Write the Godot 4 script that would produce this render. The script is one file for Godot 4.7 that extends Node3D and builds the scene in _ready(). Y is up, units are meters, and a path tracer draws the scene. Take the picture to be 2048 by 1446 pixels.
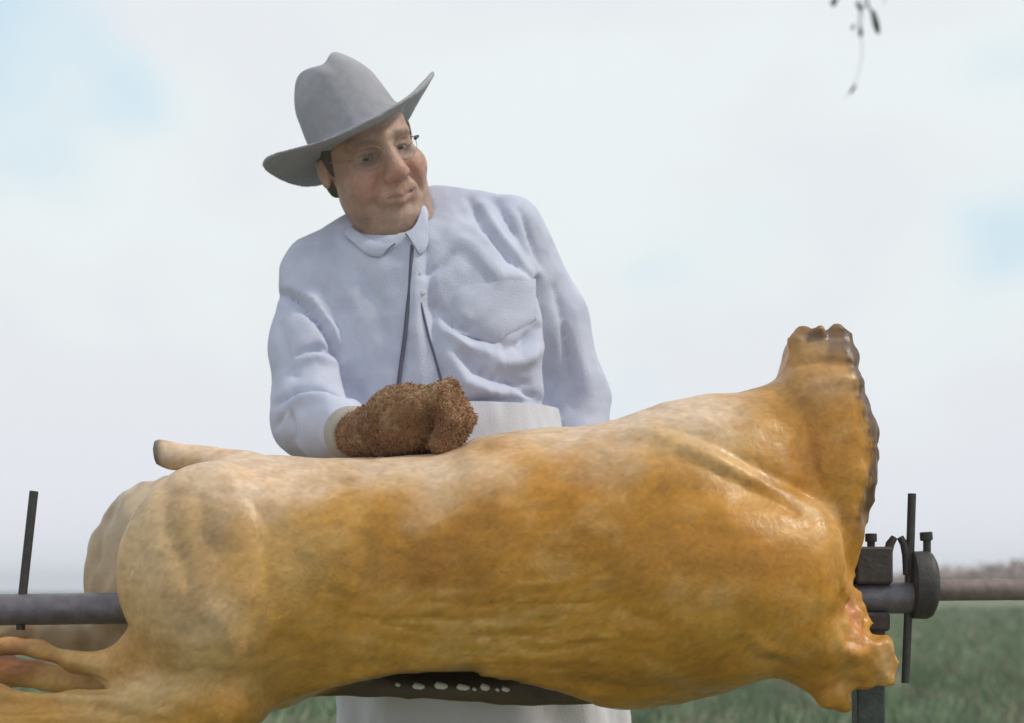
extends Node3D
# A man in a grey hat rests a gloved hand on a roast turning on a spit, in a field under a bright hazy sky.

const K := 3.016e-4          # metres per design unit at one metre from the lens
const D := 2.7               # lens to the spit's axis
const EYE := 0.86            # lens height
const HORIZON := 1180.0
const S := K * D             # metres per design unit in the plane of the spit
const MZ := -0.40            # the man's mid-plane

var rng := RandomNumberGenerator.new()
var noise := FastNoiseLite.new()
var rough_noise := FastNoiseLite.new()
var head_frame := Transform3D()
var hat_frame := Transform3D()
var head_back := Transform3D()
var hat_back := Transform3D()

# ---------------------------------------------------------------- helpers
func at(u: float, v: float, z := 0.0) -> Vector3:      # design sheet (u right, v down) to a point in the plane z
	var s := K * (D - z)
	return Vector3((u - 1024.0) * s, EYE + (HORIZON - v) * s, z)

func rad(px: float, z := 0.0) -> float:
	return px * K * (D - z)

func smin(a: float, b: float, k: float) -> float:
	var h := maxf(k - absf(a - b), 0.0) / k
	return minf(a, b) - h * h * k * 0.25

func smax(a: float, b: float, k: float) -> float:
	return -smin(-a, -b, k)

func ell(p: Vector3, c: Vector3, r: Vector3) -> float:
	var q := (p - c) / r
	var k0 := q.length()
	var k1 := (q / r).length()
	return k0 * (k0 - 1.0) / maxf(k1, 1e-6)

func cap(p: Vector3, a: Vector3, b: Vector3, ra: float, rb: float) -> float:
	var ba := b - a
	var t := clampf((p - a).dot(ba) / ba.length_squared(), 0.0, 1.0)
	return (p - a - ba * t).length() - lerpf(ra, rb, t)

func table(t: Array, x: float, col: int) -> float:      # smooth interpolation of a sorted table
	var n := t.size()
	if x <= t[0][0]: return t[0][col]
	if x >= t[n - 1][0]: return t[n - 1][col]
	var i := 0
	while x > t[i + 1][0]: i += 1
	var x0: float = t[i][0]
	var x1: float = t[i + 1][0]
	var y0: float = t[i][col]
	var y1: float = t[i + 1][col]
	var w := (x - x0) / (x1 - x0)
	var m0 := y1 - y0
	var m1 := m0
	if i > 0: m0 = ((y1 - t[i - 1][col]) / (x1 - t[i - 1][0])) * (x1 - x0)
	if i < n - 2: m1 = ((t[i + 2][col] - y0) / (t[i + 2][0] - x0)) * (x1 - x0)
	if m0 * (y1 - y0) <= 0.0: m0 = 0.0
	if m1 * (y1 - y0) <= 0.0: m1 = 0.0
	m0 = clampf(m0, -3.0 * absf(y1 - y0), 3.0 * absf(y1 - y0))
	m1 = clampf(m1, -3.0 * absf(y1 - y0), 3.0 * absf(y1 - y0))
	var w2 := w * w
	var w3 := w2 * w
	return y0 * (2 * w3 - 3 * w2 + 1) + m0 * (w3 - 2 * w2 + w) + y1 * (3 * w2 - 2 * w3) + m1 * (w3 - w2)

func lut(t: Array, col: int) -> PackedFloat32Array:        # the table at every whole unit
	var o := PackedFloat32Array()
	o.resize(2050)
	for i in 2050: o[i] = table(t, i, col)
	return o

func look(l: PackedFloat32Array, x: float) -> float:
	x = clampf(x, 0.0, 2048.0)
	var i := int(x)
	return lerpf(l[i], l[i + 1], x - i)

func seg_dist(x: float, y: float, pts: Array) -> Vector2:   # distance to a polyline on the sheet, and the share along it
	var best := 1e9
	var along := 0.0
	for i in pts.size() - 1:
		var a: Vector2 = pts[i]
		var b: Vector2 = pts[i + 1]
		var ba := b - a
		var q := Vector2(x, y)
		var t := clampf((q - a).dot(ba) / ba.length_squared(), 0.0, 1.0)
		var dd := (q - a - ba * t).length()
		if dd < best:
			best = dd
			along = (i + t) / (pts.size() - 1)
	return Vector2(best, along)

func fold_sum(folds: Array, u: float, v: float) -> float:    # folds: [points, width, height]
	var s := 0.0
	for f in folds:
		var box: Rect2 = f[3]
		if not box.has_point(Vector2(u, v)): continue
		var r := seg_dist(u, v, f[0])
		var w: float = f[1]
		var x := r.x / w
		if x < 2.6: s += f[2] * (0.75 if f[2] > 0.0 else 1.0) * (exp(-x * x) if f[2] > 0.0 else exp(-1.7 * x) * 1.15) * (0.45 + 0.55 * sin(PI * clampf(r.y, 0.06, 0.94)))
	return s

func fold(pts: Array, w: float, h: float) -> Array:
	var b := Rect2(pts[0], Vector2.ZERO)
	for p in pts: b = b.expand(p)
	return [pts, w * 0.88, h, b.grow(w * 2.7)]

# marching over a distance field: one vertex in each crossed cell, one quad round each crossed edge
func nets(field: Callable, lo: Vector3, hi: Vector3, cell: float, paint = null, push = null, st_from := Transform3D(), slack := 1.15, ease := 0) -> Array:
	var n := Vector3i(((hi - lo) / cell).ceil()) + Vector3i.ONE
	var blk := 6
	var nb := Vector3i((n.x + blk - 1) / blk, (n.y + blk - 1) / blk, (n.z + blk - 1) / blk)
	var sx := 1
	var sy := n.x
	var sz := n.x * n.y
	var d := PackedFloat32Array()
	d.resize(n.x * n.y * n.z)
	d.fill(1.0)
	var live: Array[Vector3i] = []
	var reach := blk * cell * 0.87 * slack
	for bz in nb.z:
		for by in nb.y:
			for bx in nb.x:
				var c: float = field.call(lo + Vector3(bx + 0.5, by + 0.5, bz + 0.5) * blk * cell)
				var inside := c < 0.0
				var active := absf(c) < reach
				if not active and not inside: continue
				if active: live.append(Vector3i(bx, by, bz) * blk)
				for k in range(bz * blk, mini((bz + 1) * blk, n.z)):
					for j in range(by * blk, mini((by + 1) * blk, n.y)):
						var row := k * sz + j * sy
						for i in range(bx * blk, mini((bx + 1) * blk, n.x)):
							d[row + i] = field.call(lo + Vector3(i, j, k) * cell) if active else -1.0
	var vid := PackedInt32Array()
	vid.resize(d.size())
	vid.fill(-1)
	var pos := PackedVector3Array()
	var corner := [0, 1, sy, sy + 1, sz, sz + 1, sz + sy, sz + sy + 1]
	var off := [Vector3(0, 0, 0), Vector3(1, 0, 0), Vector3(0, 1, 0), Vector3(1, 1, 0), Vector3(0, 0, 1), Vector3(1, 0, 1), Vector3(0, 1, 1), Vector3(1, 1, 1)]
	var edges := [[0, 1], [2, 3], [4, 5], [6, 7], [0, 2], [1, 3], [4, 6], [5, 7], [0, 4], [1, 5], [2, 6], [3, 7]]
	for b in live:
		for k in range(maxi(b.z - 1, 0), mini(b.z + blk, n.z - 1)):
			for j in range(maxi(b.y - 1, 0), mini(b.y + blk, n.y - 1)):
				for i in range(maxi(b.x - 1, 0), mini(b.x + blk, n.x - 1)):
					var o := k * sz + j * sy + i
					if vid[o] >= 0: continue
					var m := 0
					for c in 8:
						if d[o + corner[c]] < 0.0: m |= 1 << c
					if m == 0 or m == 255: continue
					var sum := Vector3.ZERO
					var cnt := 0
					for e in edges:
						var a: int = e[0]
						var q: int = e[1]
						if ((m >> a) & 1) != ((m >> q) & 1):
							var da := d[o + corner[a]]
							var db := d[o + corner[q]]
							sum += off[a].lerp(off[q], da / (da - db))
							cnt += 1
					vid[o] = pos.size()
					pos.append(lo + (Vector3(i, j, k) + sum / cnt) * cell)
	var idx := PackedInt32Array()
	var steps := [sx, sy, sz]
	for b in live:
		for k in range(maxi(b.z, 1), mini(b.z + blk, n.z - 1)):
			for j in range(maxi(b.y, 1), mini(b.y + blk, n.y - 1)):
				for i in range(maxi(b.x, 1), mini(b.x + blk, n.x - 1)):
					var o := k * sz + j * sy + i
					var s0 := d[o] < 0.0
					for ax in 3:
						if s0 == (d[o + steps[ax]] < 0.0): continue
						var p: int = steps[(ax + 1) % 3]
						var q: int = steps[(ax + 2) % 3]
						var v0 := vid[o - p - q]
						var v1 := vid[o - q]
						var v2 := vid[o]
						var v3 := vid[o - p]
						if v0 < 0 or v1 < 0 or v2 < 0 or v3 < 0: continue
						if s0: idx.append_array([v0, v2, v1, v0, v3, v2])
						else: idx.append_array([v0, v1, v2, v0, v2, v3])
	var nor := normals_of(pos, idx)
	if push != null:
		for i in pos.size(): pos[i] += nor[i] * push.call(pos[i], nor[i])
		for turn in ease:
			var sum := PackedVector3Array()
			sum.resize(pos.size())
			var many := PackedFloat32Array()
			many.resize(pos.size())
			for t in range(0, idx.size(), 3):
				var a := idx[t]
				var b := idx[t + 1]
				var c := idx[t + 2]
				sum[a] += pos[b] + pos[c]
				sum[b] += pos[a] + pos[c]
				sum[c] += pos[a] + pos[b]
				many[a] += 2.0
				many[b] += 2.0
				many[c] += 2.0
			for i in pos.size():
				if many[i] > 0.0: pos[i] = pos[i].lerp(sum[i] / many[i], 0.6)
		nor = normals_of(pos, idx)
	var col := PackedColorArray()
	if paint != null:
		col.resize(pos.size())
		for i in pos.size(): col[i] = paint.call(pos[i], nor[i])
	if st_from != Transform3D():
		for i in pos.size():
			pos[i] = st_from * pos[i]
			nor[i] = (st_from.basis * nor[i]).normalized()
	return [pos, nor, idx, col]

func normals_of(pos: PackedVector3Array, idx: PackedInt32Array) -> PackedVector3Array:
	var nor := PackedVector3Array()
	nor.resize(pos.size())
	for t in range(0, idx.size(), 3):
		var a := idx[t]
		var b := idx[t + 1]
		var c := idx[t + 2]
		var f := (pos[c] - pos[a]).cross(pos[b] - pos[a])
		nor[a] += f
		nor[b] += f
		nor[c] += f
	for i in nor.size(): nor[i] = nor[i].normalized()
	return nor

func mesh_of(bits: Array) -> ArrayMesh:          # joins what nets() returned into one surface
	var pos := PackedVector3Array()
	var nor := PackedVector3Array()
	var idx := PackedInt32Array()
	var col := PackedColorArray()
	for b in bits:
		var first := pos.size()
		pos.append_array(b[0])
		nor.append_array(b[1])
		for i in b[2]: idx.append(i + first)
		col.append_array(b[3])
	var a := []
	a.resize(Mesh.ARRAY_MAX)
	a[Mesh.ARRAY_VERTEX] = pos
	a[Mesh.ARRAY_NORMAL] = nor
	a[Mesh.ARRAY_INDEX] = idx
	if col.size() == pos.size(): a[Mesh.ARRAY_COLOR] = col
	var m := ArrayMesh.new()
	m.add_surface_from_arrays(Mesh.PRIMITIVE_TRIANGLES, a)
	return m

func grid_mesh(rows: Array, closed := false) -> ArrayMesh:     # a sheet from rows of points
	var pos := PackedVector3Array()
	var idx := PackedInt32Array()
	var w: int = rows[0].size()
	for r in rows:
		for p in r: pos.append(p)
	for j in rows.size() - 1:
		for i in (w if closed else w - 1):
			var a := j * w + i
			var b := j * w + (i + 1) % w
			idx.append_array([a, a + w, b, b, a + w, b + w])
	return mesh_of([[pos, normals_of(pos, idx), idx, PackedColorArray()]])

func tube(pts: Array, rr: Array, sides := 12) -> ArrayMesh:    # a swept round bar with closed ends
	var rows := []
	var side := Vector3.ZERO
	for i in pts.size():
		var t: Vector3 = (pts[mini(i + 1, pts.size() - 1)] - pts[maxi(i - 1, 0)]).normalized()
		if side == Vector3.ZERO: side = t.cross(Vector3.UP if absf(t.y) < 0.9 else Vector3.RIGHT).normalized()
		side = (side - t * side.dot(t)).normalized()
		var up := side.cross(t)
		var ring := func(c: Vector3, r: float) -> Array:
			var o := []
			for k in sides:
				var g := TAU * k / sides
				o.append(c + (side * cos(g) + up * sin(g)) * r)
			return o
		if i == 0:
			rows.append(ring.call(pts[0], 0.0002))
			rows.append(ring.call(pts[0], rr[0] * 0.86))
			rows.append(ring.call(pts[0] + t * rr[0] * 0.08, rr[0]))
		elif i == pts.size() - 1:
			rows.append(ring.call(pts[i] - t * rr[i] * 0.08, rr[i]))
			rows.append(ring.call(pts[i], rr[i] * 0.86))
			rows.append(ring.call(pts[i], 0.0002))
		else:
			rows.append(ring.call(pts[i], rr[i]))
	return grid_mesh(rows, true)

func block(c: Vector3, size: Vector3, bev: float) -> ArrayMesh:    # a box with chamfered edges
	var st := SurfaceTool.new()
	st.begin(Mesh.PRIMITIVE_TRIANGLES)
	st.set_smooth_group(-1)
	var h := size * 0.5
	var pts := []
	for sx in [-1, 1]:
		for sy in [-1, 1]:
			for sz in [-1, 1]:
				var s := Vector3(sx, sy, sz)
				for ax in 3:
					var q := s * (h - Vector3.ONE * bev)
					q[ax] = s[ax] * h[ax]
					pts.append(c + q)
	var face := func(ids: Array):
		var mid := Vector3.ZERO
		for i in ids: mid += pts[i]
		mid /= ids.size()
		for i in range(1, ids.size() - 1):
			var a: Vector3 = pts[ids[0]]
			var b: Vector3 = pts[ids[i]]
			var e: Vector3 = pts[ids[i + 1]]
			if (e - a).cross(b - a).dot(mid - c) < 0.0:
				var t := b
				b = e
				e = t
			for p in [a, b, e]: st.add_vertex(p)
	var id := func(x: int, y: int, z: int, ax: int) -> int: return (x * 4 + y * 2 + z) * 3 + ax
	for x in 2:
		face.call([id.call(x, 0, 0, 0), id.call(x, 1, 0, 0), id.call(x, 1, 1, 0), id.call(x, 0, 1, 0)])
		face.call([id.call(0, x, 0, 1), id.call(1, x, 0, 1), id.call(1, x, 1, 1), id.call(0, x, 1, 1)])
		face.call([id.call(0, 0, x, 2), id.call(1, 0, x, 2), id.call(1, 1, x, 2), id.call(0, 1, x, 2)])
		for y in 2:
			face.call([id.call(x, y, 0, 0), id.call(x, y, 1, 0), id.call(x, y, 1, 1), id.call(x, y, 0, 1)])
			face.call([id.call(x, 0, y, 0), id.call(x, 1, y, 0), id.call(x, 1, y, 2), id.call(x, 0, y, 2)])
			face.call([id.call(0, x, y, 1), id.call(1, x, y, 1), id.call(1, x, y, 2), id.call(0, x, y, 2)])
			for z in 2: face.call([id.call(x, y, z, 0), id.call(x, y, z, 1), id.call(x, y, z, 2)])
	st.generate_normals()
	return st.commit()

func obj(called: String, mesh: Mesh, m: Material, parent: Node = self) -> MeshInstance3D:
	var o := MeshInstance3D.new()
	o.name = called
	o.mesh = mesh
	o.material_override = m
	parent.add_child(o, true)
	return o

func thing(called: String, label: String, category: String, where: Vector3) -> Node3D:
	var o := Node3D.new()
	o.name = called
	o.position = where
	add_child(o, true)
	o.set_meta("label", label)
	o.set_meta("category", category)
	return o

func part(called: String, mesh: Mesh, m: Material, t: Node3D) -> MeshInstance3D:     # shapes are laid out in world coordinates
	var o := obj(called, mesh, m, t)
	var up: Node = t
	var shift := Vector3.ZERO
	while up is Node3D and up != self:
		shift += up.position
		up = up.get_parent()
	o.position = -shift
	return o

func noise_map(freq: float, size := 512, octaves := 4, normal := false, strength := 4.0, seed_ := 1, ramp: Gradient = null) -> NoiseTexture2D:
	var f := FastNoiseLite.new()
	f.noise_type = FastNoiseLite.TYPE_SIMPLEX_SMOOTH
	f.frequency = freq
	f.fractal_octaves = octaves
	f.seed = seed_
	var t := NoiseTexture2D.new()
	t.width = size
	t.height = size
	t.seamless = true
	t.noise = f
	t.as_normal_map = normal
	t.bump_strength = strength
	if ramp: t.color_ramp = ramp
	return t

func ramp2(a: Color, b: Color) -> Gradient:
	var g := Gradient.new()
	g.colors = PackedColorArray([a, b])
	g.offsets = PackedFloat32Array([0.25, 0.75])
	return g

func mat(c: Color, roughness: float, tri := 6.0, bump := 0.0, tex: Texture2D = null, tone: Texture2D = null, metal := 0.0) -> StandardMaterial3D:
	var m := StandardMaterial3D.new()
	m.albedo_color = c.linear_to_srgb()
	m.roughness = roughness
	m.metallic = metal
	m.uv1_triplanar = true
	m.uv1_scale = Vector3.ONE * tri
	if tone: m.albedo_texture = tone
	if tex:
		m.heightmap_enabled = true
		m.heightmap_scale = bump
		m.heightmap_texture = tex
	return m

# ---------------------------------------------------------------- sky
func make_sky() -> Sky:
	var w := 1280
	var h := 640
	var im := Image.create(w, h, false, Image.FORMAT_RGBF)
	var big := FastNoiseLite.new()
	big.seed = 12
	big.frequency = 1.5
	big.fractal_octaves = 4
	big.noise_type = FastNoiseLite.TYPE_SIMPLEX_SMOOTH
	var soft := FastNoiseLite.new()
	soft.seed = 4
	soft.frequency = 3.2
	soft.fractal_octaves = 4
	soft.noise_type = FastNoiseLite.TYPE_SIMPLEX_SMOOTH
	var blue := Color(0.60, 0.785, 0.90)
	var white := Color(0.85, 0.905, 0.91)
	var grey := Color(0.815, 0.85, 0.885)
	var low := Color(0.83, 0.845, 0.91)
	for j in h:
		var el := (0.5 - (j + 0.5) / h) * PI
		for i in w:
			var az := ((i + 0.5) / w - 0.5) * TAU
			var c := low
			if el > -0.04:
				var dir := Vector3(sin(az) * cos(el), sin(el) * 1.5, -cos(az) * cos(el))
				var a := big.get_noise_3dv(dir + Vector3(0.2, 0, 0)) + 0.5 * sin(az * 2.0 + 3.6) * 0.5
				var b := soft.get_noise_3dv(dir * 1.3)
				c = grey.lerp(white, smoothstep(-0.3, 0.35, b))
				var left := smoothstep(-0.01, -0.20, az) * smoothstep(-2.4, -1.4, az)
				c = c.lerp(blue, clampf(smoothstep(-0.02, 0.38, a + 0.3 * b) * smoothstep(0.3, 0.8, absf(az)) + left * smoothstep(-0.5, 0.2, b + 0.5 * a + 0.1), 0.0, 1.0) * smoothstep(0.03, 0.2, el))
				c = c.lerp(low, 1.0 - smoothstep(-0.02, 0.17, el))
			im.set_pixel(i, j, c)
	var pm := PanoramaSkyMaterial.new()
	pm.panorama = ImageTexture.create_from_image(im)
	var sky := Sky.new()
	sky.sky_material = pm
	return sky

# ---------------------------------------------------------------- the roast
# sheet columns: u, top, bottom, half depth in metres
const TRUNK := [
	[330, 945, 1330, 0.12], [400, 922, 1400, 0.17], [500, 914, 1425, 0.19], [600, 916, 1412, 0.19], [700, 917, 1408, 0.19], [850, 912, 1414, 0.20],
	[910, 898, 1418, 0.20], [950, 876, 1420, 0.20], [1000, 866, 1423, 0.205], [1100, 858, 1426, 0.205], [1200, 846, 1424, 0.205], [1300, 814, 1414, 0.20], [1400, 793, 1398, 0.19],
	[1480, 784, 1372, 0.165], [1540, 768, 1310, 0.135], [1562, 745, 1265, 0.12], [1572, 705, 1250, 0.11], [1585, 676, 1240, 0.105], [1620, 664, 1220, 0.10], [1660, 664, 1205, 0.095],
	[1690, 668, 1185, 0.09], [1704, 686, 1155, 0.08], [1716, 735, 1095, 0.07], [1730, 805, 1045, 0.06], [1743, 862, 1000, 0.045], [1753, 900, 955, 0.02]]
const ARCH := [[560, 1440], [600, 1404], [680, 1369], [760, 1349], [850, 1340], [950, 1343], [1030, 1353], [1120, 1377], [1200, 1406], [1270, 1432]]
var trunk_top := lut(TRUNK, 1)
var trunk_low := lut(TRUNK, 2)
var trunk_deep := lut(TRUNK, 3)
var arch_line := lut(ARCH, 1)
var spots: Array[Vector3] = []
var upper_leg := []
var lower_leg := []
var strings := []
var lumps := []

func chain(p: Vector3, c: Array, k: float) -> float:
	var d := 1e9
	for i in c.size() - 1:
		d = smin(d, cap(p, c[i][0], c[i + 1][0], c[i][1], c[i + 1][1]), k)
	return d

func roast(p: Vector3) -> float:
	var u := 1024.0 + p.x / S
	var v := HORIZON - (p.y - EYE) / S
	var uu := u
	if u > 1600.0: uu += (noise.get_noise_2d(v * 0.10, 7.0 + p.z * 150.0) * 13.0 + noise.get_noise_2d(v * 0.33, 31.0 + p.z * 300.0) * 8.0) * smoothstep(1600.0, 1720.0, u)
	var t := look(trunk_top, uu)
	var b := look(trunk_low, uu)
	var hz := look(trunk_deep, uu)
	var hy := (b - t) * 0.5 * S
	var qy := absf(v - (t + b) * 0.5) * S / hy
	var qz := absf(p.z) / hz
	var r := pow(pow(qy, 2.3) + pow(qz, 2.3), 1.0 / 2.3)
	var d := (r - 1.0) * minf(hy, hz)
	d = smax(d, (405.0 - u) * S, 0.06)
	d = smax(d, (uu - 1753.0) * S, 0.012)
	if u < 780.0:
		d = smin(d, ell(p, spots[0], Vector3(172 * S, 220 * S, 0.105)), 0.03)
		d = smin(d, ell(p, spots[1], Vector3(188 * S, 226 * S, 0.09)), 0.02)
		d = smax(d, -cap(p, spots[2], spots[3], 0.012, 0.022), 0.02)
		d = smin(d, smax(cap(p, spots[4], spots[5], 33 * S, 27 * S), (313.0 - u) * S + (v - 905.0) * 0.1 * S, 0.004), 0.012)
		if v > 1150.0:
			d = smin(d, chain(p, upper_leg, 0.02), 0.03)
			d = smin(d, chain(p, lower_leg, 0.02), 0.025)
			if u < 330.0:
				for s in strings: d = smin(d, cap(p, s[0], s[1], s[2], s[2]), 0.006)
	if u > 1050.0:
		d = smin(d, ell(p, spots[6], Vector3(268 * S, 205 * S, 0.115)), 0.014)
		if u > 1350.0:
			d = smin(d, ell(p, spots[7], Vector3(104 * S, 110 * S, 0.075)), 0.03)
			d = smin(d, cap(p, spots[8], spots[9], 90 * S, 46 * S), 0.02)
			d = smin(d, cap(p, spots[10], spots[11], 60 * S, 30 * S), 0.02)
			d = smin(d, cap(p, spots[12], spots[13], 50 * S, 22 * S), 0.012)
			if u > 1550.0:
				for q in lumps: d = smin(d, (p - q[0]).length() - q[1] * 0.93, 0.013)
	if u > 520.0 and u < 1320.0 and v > 1150.0:
		var a := (look(arch_line, u) - 1.0 - v) * S
		d = smax(d, -maxf(a, -0.055 - p.z), 0.012)
		d = smax(d, -ell(p, spots[16], Vector3(320 * S, 72 * S, 0.135)), 0.012)
	return d

var roast_folds := []
func roast_push(p: Vector3, n: Vector3) -> float:
	var u := 1024.0 + p.x / S
	var v := HORIZON - (p.y - EYE) / S
	var h := noise.get_noise_3dv(p * 55.0) * 0.0065 + noise.get_noise_3dv(p * 150.0) * 0.0014
	if u < 330.0 and p.z < 0.0: h += noise.get_noise_3d(p.x * 140.0, p.y * 60.0, p.z * 140.0) * 0.012
	if n.z > -0.2:
		h += 1.05 * fold_sum(roast_folds, u, v) * smoothstep(-0.2, 0.3, n.z)
		var w := exp(-pow((u - 980.0) / 260.0, 2.0) - pow((v - 1235.0) / 70.0, 2.0))
		var bend := v + 0.00025 * pow(u - 1000.0, 2.0)
		h += w * (noise.get_noise_2d(u * 0.05, bend * 0.8) * 0.003 - absf(noise.get_noise_2d(u * 0.022 + 90.0, bend * 0.36)) * 0.017)
		h += 0.0016 * noise.get_noise_2d(u * 0.10 + v * 0.05, bend * 0.5 + 300.0) * smoothstep(560.0, 760.0, u) * (1.0 - smoothstep(1180.0, 1320.0, u))
		h += (noise.get_noise_3dv(p * 230.0) * 0.013 + noise.get_noise_3dv(p * 520.0) * 0.004) * smoothstep(1590.0, 1670.0, u) * smoothstep(1120.0, 1180.0, v)
	return h

# what the skin's own tone is where: [u, v, reach across, reach down, linear colour, strength]
var tones := []
func roast_paint(p: Vector3, n: Vector3) -> Color:
	var u := 1024.0 + p.x / S
	var v := HORIZON - (p.y - EYE) / S
	u += noise.get_noise_3dv(p * 45.0) * 60.0
	v += noise.get_noise_3dv(p * 45.0 + Vector3(9, 3, 5)) * 60.0
	var c := Color(0.51, 0.24, 0.033)
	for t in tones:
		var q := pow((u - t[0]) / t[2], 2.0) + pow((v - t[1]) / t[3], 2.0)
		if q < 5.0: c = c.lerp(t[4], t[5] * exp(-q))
	# a chalky cover of fat along the back
	var back := look(trunk_top, clampf(u, 340.0, 1540.0))
	var fat := (1.0 - smoothstep(10.0, 150.0, v - back + noise.get_noise_3dv(p * 70.0) * 50.0)) * (1.0 - smoothstep(1380.0, 1560.0, u))
	c = c.lerp(Color(0.66, 0.485, 0.35), fat * 0.9)
	var m := noise.get_noise_3dv(p * 110.0 + Vector3(4, 4, 4))
	c = c.lerp(Color(0.62, 0.38, 0.14), smoothstep(0.05, 0.5, m) * 0.28)
	c = c.lerp(Color(0.30, 0.13, 0.022), smoothstep(0.08, 0.5, -m) * 0.3)
	var flank := exp(-pow((u - 1000.0) / 300.0, 2.0) - pow((v - 1235.0) / 75.0, 2.0))
	c = c.lerp(Color(0.66, 0.40, 0.13), flank * 0.6 * (1.0 - smoothstep(0.0, 0.10, absf(noise.get_noise_2d((1024.0 + p.x / S) * 0.022 + 40.0, (HORIZON - (p.y - EYE) / S) * 0.5)))))
	var f := rough_noise.get_noise_3dv(p * 420.0)
	c = c * (1.0 + f * 0.2 + noise.get_noise_2d(u * 0.05, v * 0.42 + 50.0) * 0.16 + noise.get_noise_3dv(p * 300.0) * 0.12)
	if p.z < -0.03 and u < 420.0: c = c.lerp(Color(0.50, 0.39, 0.28).lerp(Color(0.36, 0.25, 0.16), smoothstep(-0.1, 0.4, noise.get_noise_3d(p.x * 160.0, p.y * 50.0, p.z * 160.0))), 0.8)
	# the cut neck is charred along its ragged edge
	var uu := 1024.0 + p.x / S
	var vv := HORIZON - (p.y - EYE) / S
	if uu > 1600.0 and vv < 1190.0:
		var edge := 1702.0 + 48.0 * exp(-pow((vv - 915.0) / 130.0, 2.0)) + noise.get_noise_2d(vv * 0.6, 3.0) * 10.0
		c = c.lerp(Color(0.07, 0.04, 0.03), smoothstep(edge - 40.0, edge - 16.0, uu + f * 14.0) * (1.0 - smoothstep(1000.0, 1120.0, vv)) * 0.9)
	if uu < 332.0 and vv < 945.0 and vv > 870.0: c = c.lerp(Color(0.12, 0.11, 0.09), (1.0 - smoothstep(318.0, 334.0, uu)) * 0.85)
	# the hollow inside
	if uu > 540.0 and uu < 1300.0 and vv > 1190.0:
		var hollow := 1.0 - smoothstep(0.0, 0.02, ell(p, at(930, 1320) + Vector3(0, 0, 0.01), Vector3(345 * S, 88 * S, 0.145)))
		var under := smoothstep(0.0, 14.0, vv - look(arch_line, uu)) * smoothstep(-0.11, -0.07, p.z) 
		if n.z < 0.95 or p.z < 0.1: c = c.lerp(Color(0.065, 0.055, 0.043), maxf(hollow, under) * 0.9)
	return Color(clampf(c.r, 0, 1), clampf(c.g, 0, 1), clampf(c.b, 0, 1))

func V(u: float, v: float) -> Vector2: return Vector2(u, v)

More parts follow.
